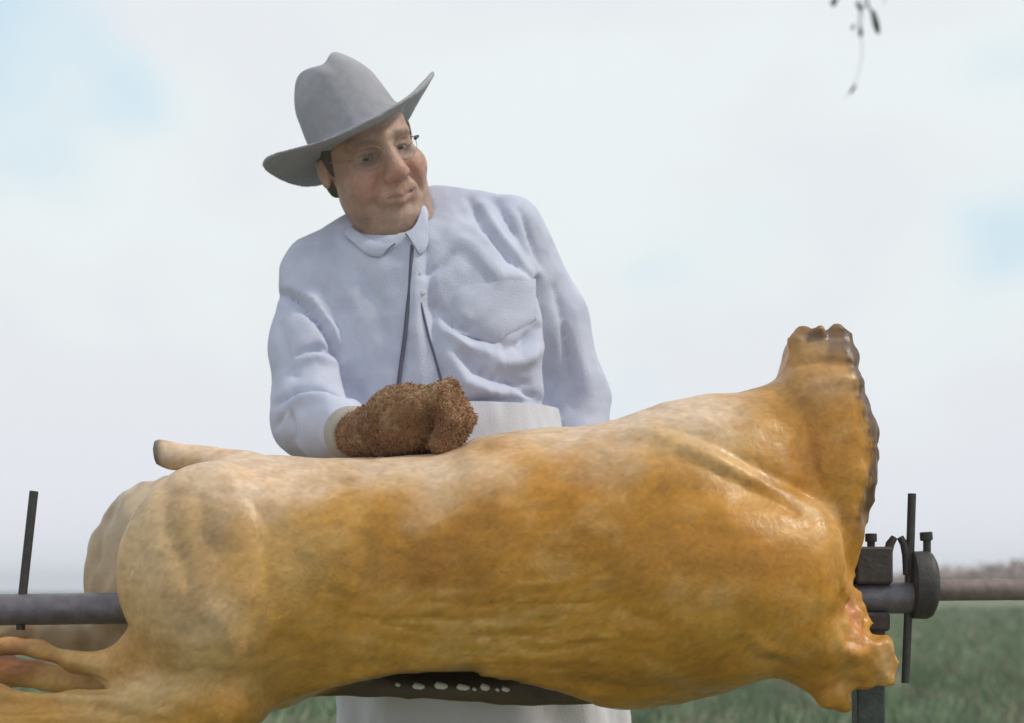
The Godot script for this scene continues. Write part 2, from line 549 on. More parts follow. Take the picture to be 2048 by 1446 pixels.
func make_roast() -> void:
	spots = [at(452, 1153) + Vector3(0, 0, 0.118), at(322, 1163) + Vector3(0, 0, -0.118), at(150, 960), at(262, 1270), at(500, 936), at(318, 905),
		at(1395, 1165) + Vector3(0, 0, 0.11), at(1560, 1130) + Vector3(0, 0, 0.10), at(1500, 1240) + Vector3(0, 0, 0.12), at(1722, 1318) + Vector3(0, 0, 0.08),
		at(1540, 1280) + Vector3(0, 0, 0.10), at(1634, 1366) + Vector3(0, 0, 0.09), at(1640, 1170) + Vector3(0, 0, 0.06), at(1692, 1240) + Vector3(0, 0, 0.05),
		at(1690, 1275) + Vector3(0, 0, 0.16), at(1712, 1296) + Vector3(0, 0, 0.15), at(930, 1308) + Vector3(0, 0, 0.02)]
	for q in [[1668, 1262, 0.07, 44], [1690, 1300, 0.075, 42], [1668, 1345, 0.08, 34], [1705, 1340, 0.075, 30], [1640, 1365, 0.085, 30], [1648, 1150, 0.09, 15], [1664, 1180, 0.088, 17], [1678, 1204, 0.08, 14], [1690, 1228, 0.075, 18], [1668, 1225, 0.10, 16], [1705, 1252, 0.07, 15], [1650, 1250, 0.12, 20], [1688, 1262, 0.10, 17], [1680, 1120, 0.05, 14], [1690, 1150, 0.04, 13], [1700, 1188, 0.05, 15], [1712, 1215, 0.05, 13], [1722, 1245, 0.06, 15], [1742, 1280, 0.09, 20], [1760, 1322, 0.08, 20], [1748, 1352, 0.09, 18], [1712, 1362, 0.10, 16], [1660, 1392, 0.09, 16], [1625, 1392, 0.10, 15], [1600, 672, 0.03, 17], [1630, 667, 0.05, 13], [1668, 664, 0.03, 17], [1692, 678, 0.02, 15], [1582, 690, 0.04, 16], [1650, 668, -0.02, 16]]: lumps.append([at(q[0], q[1]) + Vector3(0, 0, q[2]), q[3] * S])
	upper_leg = [[at(385, 1270) + Vector3(0, 0, 0.07), 92 * S], [at(240, 1335) + Vector3(0, 0, 0.05), 35 * S], [at(168, 1321) + Vector3(0, 0, 0.06), 19 * S], [at(92, 1294) + Vector3(0, 0, 0.06), 16 * S], [at(45, 1288) + Vector3(0, 0, 0.06), 15 * S], [at(-20, 1296) + Vector3(0, 0, 0.05), 20 * S]]
	lower_leg = [[at(460, 1390) + Vector3(0, 0, 0.10), 95 * S], [at(300, 1425) + Vector3(0, 0, 0.11), 66 * S], [at(180, 1418) + Vector3(0, 0, 0.10), 44 * S], [at(90, 1410) + Vector3(0, 0, 0.10), 30 * S], [at(30, 1398) + Vector3(0, 0, 0.10), 34 * S], [at(-50, 1420) + Vector3(0, 0, 0.10), 40 * S]]
	strings.append([at(-40, 1336) + Vector3(0, 0, 0.0), at(250, 1366) + Vector3(0, 0, 0.0), 30.0 * S])
	strings.append([at(300, 1296) + Vector3(0, 0, -0.10), at(-40, 1262) + Vector3(0, 0, -0.10), 30.0 * S])
	strings.append([at(250, 1440) + Vector3(0, 0, 0.14), at(-40, 1452) + Vector3(0, 0, 0.14), 34.0 * S])
	roast_folds = [
		fold([V(340, 960), V(300, 1060), V(285, 1170), V(300, 1260)], 30, 0.009),
		fold([V(372, 970), V(378, 1060), V(425, 1150), V(440, 1250)], 30, -0.007),
		fold([V(440, 1010), V(455, 1080), V(485, 1120)], 56, -0.013),
		fold([V(-40, 1392), V(120, 1394), V(260, 1404), V(390, 1430)], 10, -0.010),
		fold([V(60, 1352), V(170, 1352), V(290, 1376)], 12, -0.012),
		fold([V(60, 1378), V(160, 1382), V(300, 1398)], 9, 0.007),
		fold([V(20, 1425), V(160, 1432), V(300, 1446)], 9, -0.008),
		fold([V(40, 1290), V(150, 1318), V(250, 1336), V(330, 1366)], 8, 0.004),
		fold([V(540, 1010), V(570, 1060)], 46, -0.008),
		fold([V(400, 1190), V(470, 1230), V(520, 1330)], 40, 0.010),
		fold([V(560, 1090), V(575, 1180), V(530, 1300), V(480, 1400)], 30, -0.008),
		fold([V(250, 1340), V(340, 1385), V(430, 1420)], 14, -0.010),
		fold([V(1280, 885), V(1400, 930), V(1500, 985), V(1600, 1025), V(1655, 1085)], 15, 0.009),
		fold([V(1330, 870), V(1430, 915), V(1530, 965), V(1625, 1010)], 16, -0.005),
		fold([V(1330, 930), V(1450, 975), V(1560, 1035)], 12, -0.005),
		fold([V(1450, 1252), V(1490, 1290), V(1560, 1305)], 11, 0.007),
		fold([V(1440, 1275), V(1490, 1310), V(1560, 1325)], 11, -0.007),
		fold([V(1590, 800), V(1640, 772), V(1705, 776)], 13, 0.007),
		fold([V(1575, 740), V(1640, 735), V(1708, 745)], 14, -0.008),
		fold([V(1380, 830), V(1450, 840), V(1540, 850)], 30, -0.006),
		fold([V(1585, 830), V(1600, 930), V(1640, 1020)], 24, -0.006),
		fold([V(1660, 1010), V(1668, 1080), V(1660, 1150)], 10, -0.007),
		fold([V(1640, 1060), V(1652, 1120), V(1650, 1180)], 8, 0.005),
		fold([V(650, 1385), V(760, 1340), V(860, 1330), V(980, 1335), V(1100, 1365)], 10, 0.005),
		fold([V(1130, 1350), V(1250, 1370), V(1380, 1360)], 16, -0.006),
		fold([V(740, 1040), V(760, 1120), V(720, 1220), V(700, 1320)], 40, -0.008),
		fold([V(1100, 1200), V(1230, 1220), V(1350, 1270)], 18, -0.005),
		fold([V(1180, 900), V(1300, 960), V(1420, 1060)], 40, 0.006),
	]
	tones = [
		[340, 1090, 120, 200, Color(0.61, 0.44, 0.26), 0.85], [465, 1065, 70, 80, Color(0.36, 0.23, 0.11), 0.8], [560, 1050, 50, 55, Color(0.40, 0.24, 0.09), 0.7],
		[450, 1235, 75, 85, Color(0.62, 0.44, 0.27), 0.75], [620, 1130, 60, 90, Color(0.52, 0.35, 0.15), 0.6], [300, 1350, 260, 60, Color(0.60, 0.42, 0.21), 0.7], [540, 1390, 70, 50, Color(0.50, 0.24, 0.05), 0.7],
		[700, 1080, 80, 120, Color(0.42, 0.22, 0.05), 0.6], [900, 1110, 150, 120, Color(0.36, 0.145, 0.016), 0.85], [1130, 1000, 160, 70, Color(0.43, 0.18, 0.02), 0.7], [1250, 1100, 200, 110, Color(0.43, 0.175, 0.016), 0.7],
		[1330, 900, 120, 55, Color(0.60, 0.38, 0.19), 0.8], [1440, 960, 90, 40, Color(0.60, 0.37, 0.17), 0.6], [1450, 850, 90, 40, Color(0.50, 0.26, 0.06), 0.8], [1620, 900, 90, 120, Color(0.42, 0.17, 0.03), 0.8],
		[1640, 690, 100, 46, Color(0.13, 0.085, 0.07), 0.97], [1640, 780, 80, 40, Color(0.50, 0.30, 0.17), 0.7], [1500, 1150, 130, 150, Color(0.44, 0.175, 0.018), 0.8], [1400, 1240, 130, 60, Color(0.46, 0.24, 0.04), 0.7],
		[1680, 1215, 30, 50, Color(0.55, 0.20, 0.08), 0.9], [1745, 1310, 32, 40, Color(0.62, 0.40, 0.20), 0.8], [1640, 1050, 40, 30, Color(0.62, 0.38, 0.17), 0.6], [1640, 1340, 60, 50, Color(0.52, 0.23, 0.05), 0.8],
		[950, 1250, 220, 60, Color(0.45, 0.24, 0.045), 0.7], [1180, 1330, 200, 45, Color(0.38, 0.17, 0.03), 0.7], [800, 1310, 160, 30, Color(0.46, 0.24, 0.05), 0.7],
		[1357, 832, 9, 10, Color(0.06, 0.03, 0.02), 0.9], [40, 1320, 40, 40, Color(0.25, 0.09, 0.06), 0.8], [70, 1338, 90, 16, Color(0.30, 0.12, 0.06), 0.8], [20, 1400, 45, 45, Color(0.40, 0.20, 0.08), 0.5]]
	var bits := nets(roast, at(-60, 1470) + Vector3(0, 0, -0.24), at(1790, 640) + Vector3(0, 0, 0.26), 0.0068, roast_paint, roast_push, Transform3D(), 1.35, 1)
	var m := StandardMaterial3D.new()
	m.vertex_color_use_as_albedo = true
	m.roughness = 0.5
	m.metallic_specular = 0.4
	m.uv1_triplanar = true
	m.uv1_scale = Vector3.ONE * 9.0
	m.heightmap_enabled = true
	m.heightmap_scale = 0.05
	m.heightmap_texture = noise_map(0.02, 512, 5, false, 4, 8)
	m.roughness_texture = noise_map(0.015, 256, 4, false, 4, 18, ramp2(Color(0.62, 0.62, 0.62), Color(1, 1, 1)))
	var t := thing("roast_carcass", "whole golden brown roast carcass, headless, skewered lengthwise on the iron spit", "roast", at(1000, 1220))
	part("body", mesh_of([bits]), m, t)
	var bone := mat(Color(0.78, 0.73, 0.66), 0.45)
	for q in [[792, 1374, 5, 4], [834, 1377, 12, 7], [880, 1376, 13, 8], [925, 1379, 13, 7], [948, 1383, 4, 4], [970, 1379, 9, 8], [995, 1384, 4, 4], [1012, 1383, 8, 6]]:
		var c := at(q[0], q[1]) + Vector3(0, 0, -0.05)
		var e := Vector3(q[2] * S, 0, 0)
		part("rib_tip", tube([c - e, c - e * 0.7 + Vector3(0, 0.002, 0.002), c + e * 0.4, c + e], [q[3] * S * 0.4, q[3] * S, q[3] * S * 0.9, q[3] * S * 0.4], 10), bone, t)

# ---------------------------------------------------------------- the spit and its post
func make_spit() -> void:
	var tone := noise_map(0.012, 512, 5, false, 4, 3, ramp2(Color(0.86, 0.84, 0.84), Color(1, 1, 1)))
	var grain := noise_map(0.03, 512, 4, false, 4, 5)
	var iron := mat(Color(0.17, 0.155, 0.175), 0.45, 5.0, 0.05, grain, tone, 0.25)
	var dark := mat(Color(0.06, 0.055, 0.052), 0.6, 7.0, 0.05, grain, tone, 0.2)
	var rust := mat(Color(0.065, 0.055, 0.048), 0.7, 7.0, 0.06, grain, tone, 0.1)
	var t := thing("spit", "dark iron spit pipe running through the roast, with collar and clamp beside its right post", "spit", at(1024, 1210))
	var pts := []
	var rr := []
	for i in 25:
		pts.append(at(-700, 1229).lerp(at(1850, 1195), i / 24.0))
		rr.append(31.5 * S)
	part("pipe", tube(pts, rr, 28), iron, t)
	var far_bar := []
	var far_r := []
	for i in 12:
		far_bar.append(at(1840, 1181).lerp(at(2700, 1174), i / 11.0))
		far_r.append(21.0 * S)
	part("bar", tube(far_bar, far_r, 24), mat(Color(0.23, 0.175, 0.16), 0.6, 5.0, 0.05, grain, tone, 0.1), t)
	# hub: a turned collar on the pipe's end
	var a := at(1822, 1170)
	var rows := []
	for q in [[0, 1], [0, 56], [3, 60], [30, 61], [40, 57], [47, 46], [51, 30], [52, 1]]:
		var ring := []
		for k in 36:
			var g := -TAU * k / 36.0
			ring.append(a + Vector3(q[0] * S, sin(g) * q[1] * S * 1.12, cos(g) * q[1] * S))
		rows.append(ring)
	var hub := part("collar", grid_mesh(rows, true), dark, t)
	for q in [1854]:
		var b := part("bolt", tube([at(q, 1120), at(q, 1082), at(q - 1, 1080), at(q - 2, 1064)], [8 * S, 8 * S, 13 * S, 13 * S], 8), dark, t)
		b.set_meta("label", "bolt standing up from the collar")
	var cl := part("clamp", block(at(1742, 1131), Vector3(74 * S, 74 * S, 0.055), 0.004), rust, t)
	part("bolt", tube([at(1742, 1100), at(1742, 1084), at(1742, 1083), at(1742, 1067)], [8 * S, 8 * S, 12 * S, 12 * S], 8), rust, t)
	part("clamp_lip", tube([at(1772, 1150), at(1775, 1110), at(1780, 1088), at(1789, 1074)], [9 * S, 9 * S, 9 * S, 7 * S], 10), rust, t)
	part("clamp_lip", tube([at(1815, 1150), at(1813, 1110), at(1808, 1088), at(1800, 1074)], [9 * S, 9 * S, 8 * S, 7 * S], 10), dark, t)
	part("pin", tube([at(1824, 987) + Vector3(0, 0, 0.0), at(1818, 1180), at(1811, 1366)], [8.5 * S, 8.5 * S, 8.5 * S], 12), dark, t)
	part("pin", tube([at(68, 982), at(56, 1090), at(44, 1200), at(41, 1260)], [9 * S, 9 * S, 9 * S, 9 * S], 12), dark, t)
	var post := thing("support_post", "dark upright post under the right end of the spit", "post", Vector3(at(1738, 1300).x, 0, -0.005))
	var ptop := at(1738, 1228).y
	part("shaft", block(Vector3(at(1738, 1300).x, ptop * 0.5, -0.005), Vector3(0.046, ptop, 0.046), 0.003), mat(Color(0.07, 0.08, 0.075), 0.6, 6.0, 0.05, grain, tone, 0.2), post)
	part("cradle", block(at(1738, 1238) + Vector3(0, -0.004, 0), Vector3(0.056, 0.03, 0.062), 0.004), rust, post)
	part("foot_plate", block(Vector3(at(1738, 1300).x, 0.012, -0.005), Vector3(0.22, 0.016, 0.22), 0.003), rust, post)

# ---------------------------------------------------------------- the man
const CHEST := [ # v, left, right, half depth
	[400, 800, 930, 0.06], [440, 715, 1000, 0.085], [480, 660, 1050, 0.11], [540, 628, 1082, 0.128], [620, 635, 1097, 0.14], [720, 660, 1102, 0.15], [820, 680, 1108, 0.155], [950, 690, 1135, 0.155], [1100, 695, 1170, 0.15]]
var chest_lines := [lut(CHEST, 1), lut(CHEST, 2), lut(CHEST, 3)]
var skirt_lines := [lut(SKIRT, 1), lut(SKIRT, 2), lut(SKIRT, 3)]
var arm_r := []
var arm_l := []

func chest(p: Vector3, grow: float, from: Array) -> float:
	var s := K * (D - MZ)
	var v := HORIZON - (p.y - EYE) / s
	var l := look(from[0], v)
	var r := look(from[1], v)
	var hz := look(from[2], v) + grow
	var hx := (r - l) * 0.5 * s + grow
	var cx := ((r + l) * 0.5 - 1024.0) * s
	var q := pow(pow(absf(p.x - cx) / hx, 2.4) + pow(absf(p.z - MZ) / hz, 2.4), 1.0 / 2.4)
	return (q - 1.0) * minf(hx, hz)

func shirt(p: Vector3) -> float:
	var d := chest(p, 0.0, chest_lines)
	d = smax(d, p.y - at(0, 452, MZ).y + (p.x - at(830, 452, MZ).x) * -0.25, 0.05)
	d = smax(d, at(0, 850, MZ).y - p.y, 0.02)
	d = smin(d, cap(p, at(765, 450, MZ - 0.01), at(650, 548, MZ), 0.052, 0.075), 0.05)
	d = smin(d, cap(p, at(870, 425, MZ - 0.02), at(1010, 455, MZ - 0.01), 0.052, 0.062), 0.05)
	if p.x < -0.15: d = smin(d, chain(p, arm_r, 0.03), 0.022)
	if p.x > -0.12: d = smin(d, chain(p, arm_l, 0.03), 0.025)
	# the neck opening
	if p.y > 1.46: d = smax(d, -cap(p, at(803, 484, MZ + 0.05), at(772, 330, MZ + 0.05), 0.052, 0.078), 0.008)
	return d

var shirt_folds := []
func shirt_push(p: Vector3, n: Vector3) -> float:
	var s := K * (D - MZ - 0.08)
	var u := 1024.0 + p.x / s
	var v := HORIZON - (p.y - EYE) / s
	var h := noise.get_noise_3d(p.x * 38.0, p.y * 24.0, p.z * 38.0) * 0.004 - absf(noise.get_noise_3d(p.x * 70.0 + p.y * 30.0, p.y * 38.0 - p.x * 20.0, p.z * 50.0 + 40.0)) * 0.009 + noise.get_noise_3dv(p * 95.0) * 0.0015
	if n.z > -0.3: h += 2.1 * fold_sum(shirt_folds, u, v) * smoothstep(-0.3, 0.2, n.z)
	return h

func head(q: Vector3) -> float:          # in the head's own axes: +z the way it faces
	var x := absf(q.x)
	var p := Vector3(x, q.y, q.z)
	var away := q.length()
	if away > 0.21: return away - 0.14
	var d := ell(q, Vector3(0, 0.035, -0.012), Vector3(0.079, 0.097, 0.100))
	d = smin(d, ell(q, Vector3(0, -0.048, 0.026), Vector3(0.066, 0.080, 0.068)), 0.04)
	d = smin(d, ell(p, Vector3(0.038, -0.072, 0.020), Vector3(0.033, 0.042, 0.048)), 0.03)
	d = smin(d, ell(p, Vector3(0.044, -0.034, 0.064), Vector3(0.028, 0.026, 0.024)), 0.022)
	d = smin(d, ell(q, Vector3(0, -0.112, 0.066), Vector3(0.028, 0.021, 0.023)), 0.022)
	d = smin(d, ell(q, Vector3(0, -0.118, 0.030), Vector3(0.045, 0.026, 0.045)), 0.03)
	d = smin(d, cap(p, Vector3(0, 0.025, 0.086), Vector3(0.046, 0.024, 0.069), 0.013, 0.012), 0.012)
	d = smax(d, -ell(p, Vector3(0.033, 0.002, 0.096), Vector3(0.021, 0.0145, 0.022)), 0.012)
	d = smin(d, ell(p, Vector3(0.033, 0.000, 0.066), Vector3(0.016, 0.0125, 0.0145)), 0.004)
	d = smax(d, -ell(p, Vector3(0.033, -0.0015, 0.085), Vector3(0.0128, 0.0028, 0.014)), 0.002)
	d = smin(d, cap(p, Vector3(0.020, -0.018, 0.083), Vector3(0.046, -0.016, 0.074), 0.006, 0.005), 0.01)
	d = smin(d, cap(q, Vector3(0, 0.014, 0.086), Vector3(0, -0.032, 0.108), 0.0105, 0.0175), 0.014)
	d = smin(d, ell(p, Vector3(0.0185, -0.037, 0.095), Vector3(0.0115, 0.0105, 0.014)), 0.008)
	d = smax(d, -ell(p, Vector3(0.0085, -0.0505, 0.104), Vector3(0.0045, 0.003, 0.006)), 0.003)
	d = smax(d, -cap(p, Vector3(0.026, -0.034, 0.096), Vector3(0.046, -0.078, 0.076), 0.0065, 0.005), 0.010)
	d = smin(d, ell(q, Vector3(0, -0.068, 0.082), Vector3(0.034, 0.016, 0.0125)), 0.014)
	d = smin(d, cap(p, Vector3(0, -0.0715, 0.0945), Vector3(0.030, -0.0660, 0.080), 0.0046, 0.0030), 0.005)
	d = smin(d, cap(p, Vector3(0, -0.0840, 0.0910), Vector3(0.025, -0.0755, 0.081), 0.0060, 0.004), 0.006)
	d = smax(d, -cap(p, Vector3(0, -0.0778, 0.1010), Vector3(0.030, -0.0700, 0.0850), 0.0032, 0.0018), 0.004)
	d = smax(d, -cap(p, Vector3(0, -0.0955, 0.095), Vector3(0.018, -0.093, 0.089), 0.005, 0.004), 0.010)
	var ear := ell(p, Vector3(0.083, -0.008, -0.012), Vector3(0.008, 0.027, 0.017))
	ear = smax(ear, -ell(p, Vector3(0.094, -0.004, -0.006), Vector3(0.008, 0.019, 0.010)), 0.006)
	d = smin(d, ear, 0.01)
	return d

func head_paint(p: Vector3, n: Vector3) -> Color:
	var x := absf(p.x)
	var c := Color(0.415, 0.26, 0.195)
	c = c.lerp(Color(0.48, 0.23, 0.175), 0.7 * exp(-(pow((x - 0.042) / 0.026, 2.0) + pow((p.y + 0.035) / 0.03, 2.0))))
	c = c.lerp(Color(0.48, 0.22, 0.165), 0.6 * exp(-(pow(x / 0.02, 2.0) + pow((p.y + 0.04) / 0.02, 2.0))) * smoothstep(0.09, 0.1, p.z))
	c = c.lerp(Color(0.42, 0.19, 0.15), 0.6 * exp(-(pow(x / 0.024, 4.0) + pow((p.y + 0.077 - x * 0.2) / 0.0095, 4.0))) * smoothstep(0.07, 0.08, p.z))
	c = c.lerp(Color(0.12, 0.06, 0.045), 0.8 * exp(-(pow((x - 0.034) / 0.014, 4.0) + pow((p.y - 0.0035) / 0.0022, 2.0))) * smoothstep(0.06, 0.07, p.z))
	c = c.lerp(Color(0.20, 0.11, 0.08), 0.85 * exp(-(pow((x - 0.033) / 0.019, 2.0) + pow((p.y + 0.004) / 0.015, 2.0))))  # shade of the eye sockets, painted into the skin colour
	c = c.lerp(Color(0.15, 0.11, 0.09), 0.75 * exp(-(pow((x - 0.036) / 0.021, 4.0) + pow((p.y - 0.025 + (x - 0.036) * (x - 0.036) * 12.0) / 0.0055, 2.0))) * smoothstep(0.04, 0.055, p.z))
	c = c.lerp(Color(0.30, 0.20, 0.155), 0.45 * smoothstep(-0.055, -0.085, p.y) * smoothstep(-0.01, 0.04, p.z))
	c = c.lerp(Color(0.50, 0.30, 0.23), 0.5 * smoothstep(0.1, 0.45, noise.get_noise_3dv(p * 420.0 + Vector3(3, 8, 1))))
	return c * (1.0 + noise.get_noise_3dv(p * 260.0) * 0.22 + rough_noise.get_noise_3dv(p * 900.0) * 0.12)

func hair(q: Vector3) -> float:
	var x := absf(q.x)
	var d := ell(q, Vector3(0, 0.033, -0.018), Vector3(0.0835, 0.100, 0.104))
	d = smin(d, ell(Vector3(x, q.y, q.z), Vector3(0.074, 0.015, 0.014), Vector3(0.009, 0.036, 0.016)), 0.012)
	d = smin(d, ell(q, Vector3(0, -0.035, -0.070), Vector3(0.062, 0.045, 0.032)), 0.03)
	d = smax(d, q.z - 0.030 - (q.y - 0.03) * 0.35, 0.008)
	d = smax(d, -0.068 - q.y - q.z * 0.12, 0.01)
	d = smax(d, q.y - 0.040, 0.01)
	return d

func hat(q: Vector3) -> float:           # in the head's axes
	var p := q - Vector3(0, 0.066, -0.005)
	# crown
	var k := clampf(p.y / 0.138, 0.0, 1.1)
	var rx := lerpf(0.084, 0.062, k * k)
	var rz := lerpf(0.105, 0.086, k)
	var pinch := 0.020 * smoothstep(0.55, 1.0, k) * smoothstep(0.0, 0.07, p.z)
	rx -= pinch * 1.2
	var r := pow(pow(absf(p.x) / rx, 2.2) + pow(absf(p.z) / rz, 2.2), 1.0 / 2.2)
	var top := 0.141 + 0.012 * smoothstep(-0.05, 0.09, p.z) - 0.030 * exp(-pow((p.x + 0.004) / 0.024, 2.0)) * 0.75 - 0.022 * smoothstep(0.4, 1.15, r * r) * (1.0 - 0.6 * smoothstep(0.0, 0.08, p.z))
	var d := smax((r - 1.0) * minf(rx, rz), (p.y - top) * 0.8, 0.028)
	# brim: rolled up at the sides, dipping in front
	var rr := pow(pow(absf(p.x) / 0.175, 1.8) + pow(absf(p.z) / 0.180, 1.8), 1.0 / 1.8)
	var side := absf(p.x) / 0.172
	var lift := 0.050 * pow(side, 2.6) - 0.020 * smoothstep(0.03, 0.17, p.z) * (1.0 - 0.5 * side) - 0.014 * smoothstep(0.05, 0.17, -p.z)
	if p.x > 0.0: lift -= 0.020 * pow(side, 2.6)
	else: lift -= 0.012 * pow(side, 2.0)
	d = smax(d, minf(lift, 0.0) - 0.006 - p.y, 0.004)
	# hollow for the head
	d = smax(d, -smax((r - 1.0) * minf(rx, rz) + 0.010, p.y - 0.07, 0.02), 0.003)
	var slab := absf(p.y - lift) * 0.8 - 0.0029
	var brim := smax(slab, (rr - 1.0) * 0.16, 0.004)
	brim = smax(brim, -(r - 0.94) * minf(rx, rz), 0.003)
	return smin(d, brim, 0.012)

func hat_push(p: Vector3, n: Vector3) -> float:
	return noise.get_noise_3dv(p * 55.0) * 0.0022 + noise.get_noise_3dv(p * 160.0) * 0.0006

var mitt := []
func lay_mitt() -> void:
	var z := Vector3(0, 0, 1)
	# four fingers, the little one nearest the lens, knuckles up and tips pressed down on the skin
	for f in [[0.052, 0.9, -4.0], [0.024, 1.0, 4.0], [-0.006, 1.04, 10.0], [-0.036, 1.0, 8.0]]:
		var zz: float = f[0]
		var l: float = f[1]
		var du: float = f[2]
		var q := [at(835, 822) + z * zz, at(884 * l + 835 * (1 - l) + du, 796 - du * 1.6) + z * zz, at(914 * l + 835 * (1 - l) + du, 848 - du) + z * (zz * 1.05), at(888 * l + 835 * (1 - l) + du, 894) + z * (zz * 1.1)]
		mitt.append([q[0], q[1], 0.021, 0.0185])
		mitt.append([q[1], q[2], 0.0185, 0.017])
		mitt.append([q[2], q[3], 0.017, 0.0155])
	mitt.append([at(770, 860) - z * 0.045, at(830, 880) - z * 0.085, 0.024, 0.019])
	mitt.append([at(830, 880) - z * 0.085, at(868, 905) - z * 0.07, 0.019, 0.016])
	mitt.append([at(706, 872, -0.10), at(780, 852, -0.02), 0.036, 0.048])
	mitt.append([at(818, 836, 0.0)])

func glove(p: Vector3) -> float:
	var d := cap(p, mitt[14][0], mitt[14][1], 0.036, 0.048)
	d = smin(d, ell(p, mitt[15][0], Vector3(0.066, 0.056, 0.054)), 0.03)
	if d > 0.12: return d - 0.05
	for i in 4:
		var g := 1e9
		for k in 3:
			var m: Array = mitt[i * 3 + k]
			g = smin(g, cap(p, m[0], m[1], m[2], m[3]), 0.008)
		d = smin(d, g, 0.015)
	var th := smin(cap(p, mitt[12][0], mitt[12][1], 0.024, 0.019), cap(p, mitt[13][0], mitt[13][1], 0.019, 0.016), 0.01)
	return smin(d, th, 0.012)

func glove_push(p: Vector3, n: Vector3) -> float:
	if p.z < -0.075: return 0.0
	return noise.get_noise_3dv(p * 120.0) * 0.0045 + rough_noise.get_noise_3dv(p * 330.0) * 0.0034 + noise.get_noise_3d(p.x * 420.0, p.y * 120.0, p.z * 420.0) * 0.0014

func glove_paint(p: Vector3, n: Vector3) -> Color:
	var c := Color(0.26, 0.13, 0.06)
	c = c.lerp(Color(0.34, 0.21, 0.11), smoothstep(-0.05, 0.4, noise.get_noise_3d(p.x * 300.0, p.y * 90.0, p.z * 300.0)) * 0.8)
	c = c.lerp(Color(0.17, 0.07, 0.03), smoothstep(0.0, 0.4, noise.get_noise_3dv(p * 100.0 + Vector3(3, 1, 8))) * 0.7)
	return c * (1.0 + rough_noise.get_noise_3dv(p * 500.0) * 0.25)

func left_hand(p: Vector3) -> float:     # hanging at his side, slightly curled
	var w := at(1165, 1010, MZ - 0.07)
	var q := p - w
	var d := cap(q, Vector3(0, 0.06, 0), Vector3(0, -0.02, 0), 0.031, 0.027)
	d = smin(d, ell(q, Vector3(0, -0.065, 0.004), Vector3(0.020, 0.052, 0.043)), 0.02)
	var len_ := [0.070, 0.080, 0.076, 0.060]
	for i in 4:
		var z: float = 0.032 - i * 0.0215
		var l: float = len_[i]
		var a := Vector3(0.0, -0.105, z)
		var b := a + Vector3(-0.006, -l * 0.45, 0.001)
		var c := b + Vector3(-0.018, -l * 0.30, 0.0)
		var e := c + Vector3(-0.020, -l * 0.22, 0.0)
		d = smin(d, smin(smin(cap(q, a, b, 0.0098, 0.0092), cap(q, b, c, 0.0092, 0.0085), 0.004), cap(q, c, e, 0.0085, 0.0075), 0.004), 0.004)
	d = smin(d, smin(cap(q, Vector3(-0.008, -0.035, 0.030), Vector3(-0.016, -0.075, 0.058), 0.014, 0.011), cap(q, Vector3(-0.016, -0.075, 0.058), Vector3(-0.022, -0.105, 0.060), 0.011, 0.0085), 0.005), 0.01)
	return d

func trunk_skin(p: Vector3) -> float:    # neck and upper chest under the shirt
	var d := cap(p, at(768, 350, MZ + 0.04), at(803, 492, MZ + 0.02), 0.060, 0.060)
	d = smin(d, cap(p, at(805, 500, MZ), at(850, 640, MZ), 0.085, 0.10), 0.05)
	d = smin(d, head(head_back * p), 0.025)
	return smax(d, (hat_back * p).y * 1.03 - 0.063, 0.006)     # the crown of the head is inside the hat

func body_paint(p: Vector3, n: Vector3) -> Color:
	return head_paint(head_back * p, n)

const SKIRT := [[790, 680, 1106, 0.158], [850, 686, 1118, 0.164], [950, 690, 1148, 0.170], [1100, 690, 1190, 0.172], [1250, 690, 1220, 0.175], [1420, 690, 1246, 0.178], [1560, 684, 1262, 0.18]]
func trousers(p: Vector3) -> float:
	var d := chest(p, -0.012, skirt_lines)
	d = smax(d, p.y - at(0, 840, MZ).y, 0.01)
	d = smax(d, at(0, 1270, MZ).y - p.y, 0.03)
	for s in [-1, 1]:
		var hip := at(965 + s * 95, 1190, MZ)
		var knee := Vector3(hip.x + s * 0.01, 0.47, MZ + 0.02)
		d = smin(d, smin(cap(p, hip, knee, 0.105, 0.078), cap(p, knee, Vector3(knee.x, 0.10, MZ), 0.078, 0.062), 0.02), 0.04)
	return d

func shoe(p: Vector3, c: Vector3) -> float:
	var d := smin(ell(p, c + Vector3(0, 0.045, -0.02), Vector3(0.045, 0.055, 0.075)), ell(p, c + Vector3(0, 0.032, 0.10), Vector3(0.05, 0.04, 0.11)), 0.04)
	return smax(d, 0.004 - p.y, 0.004)

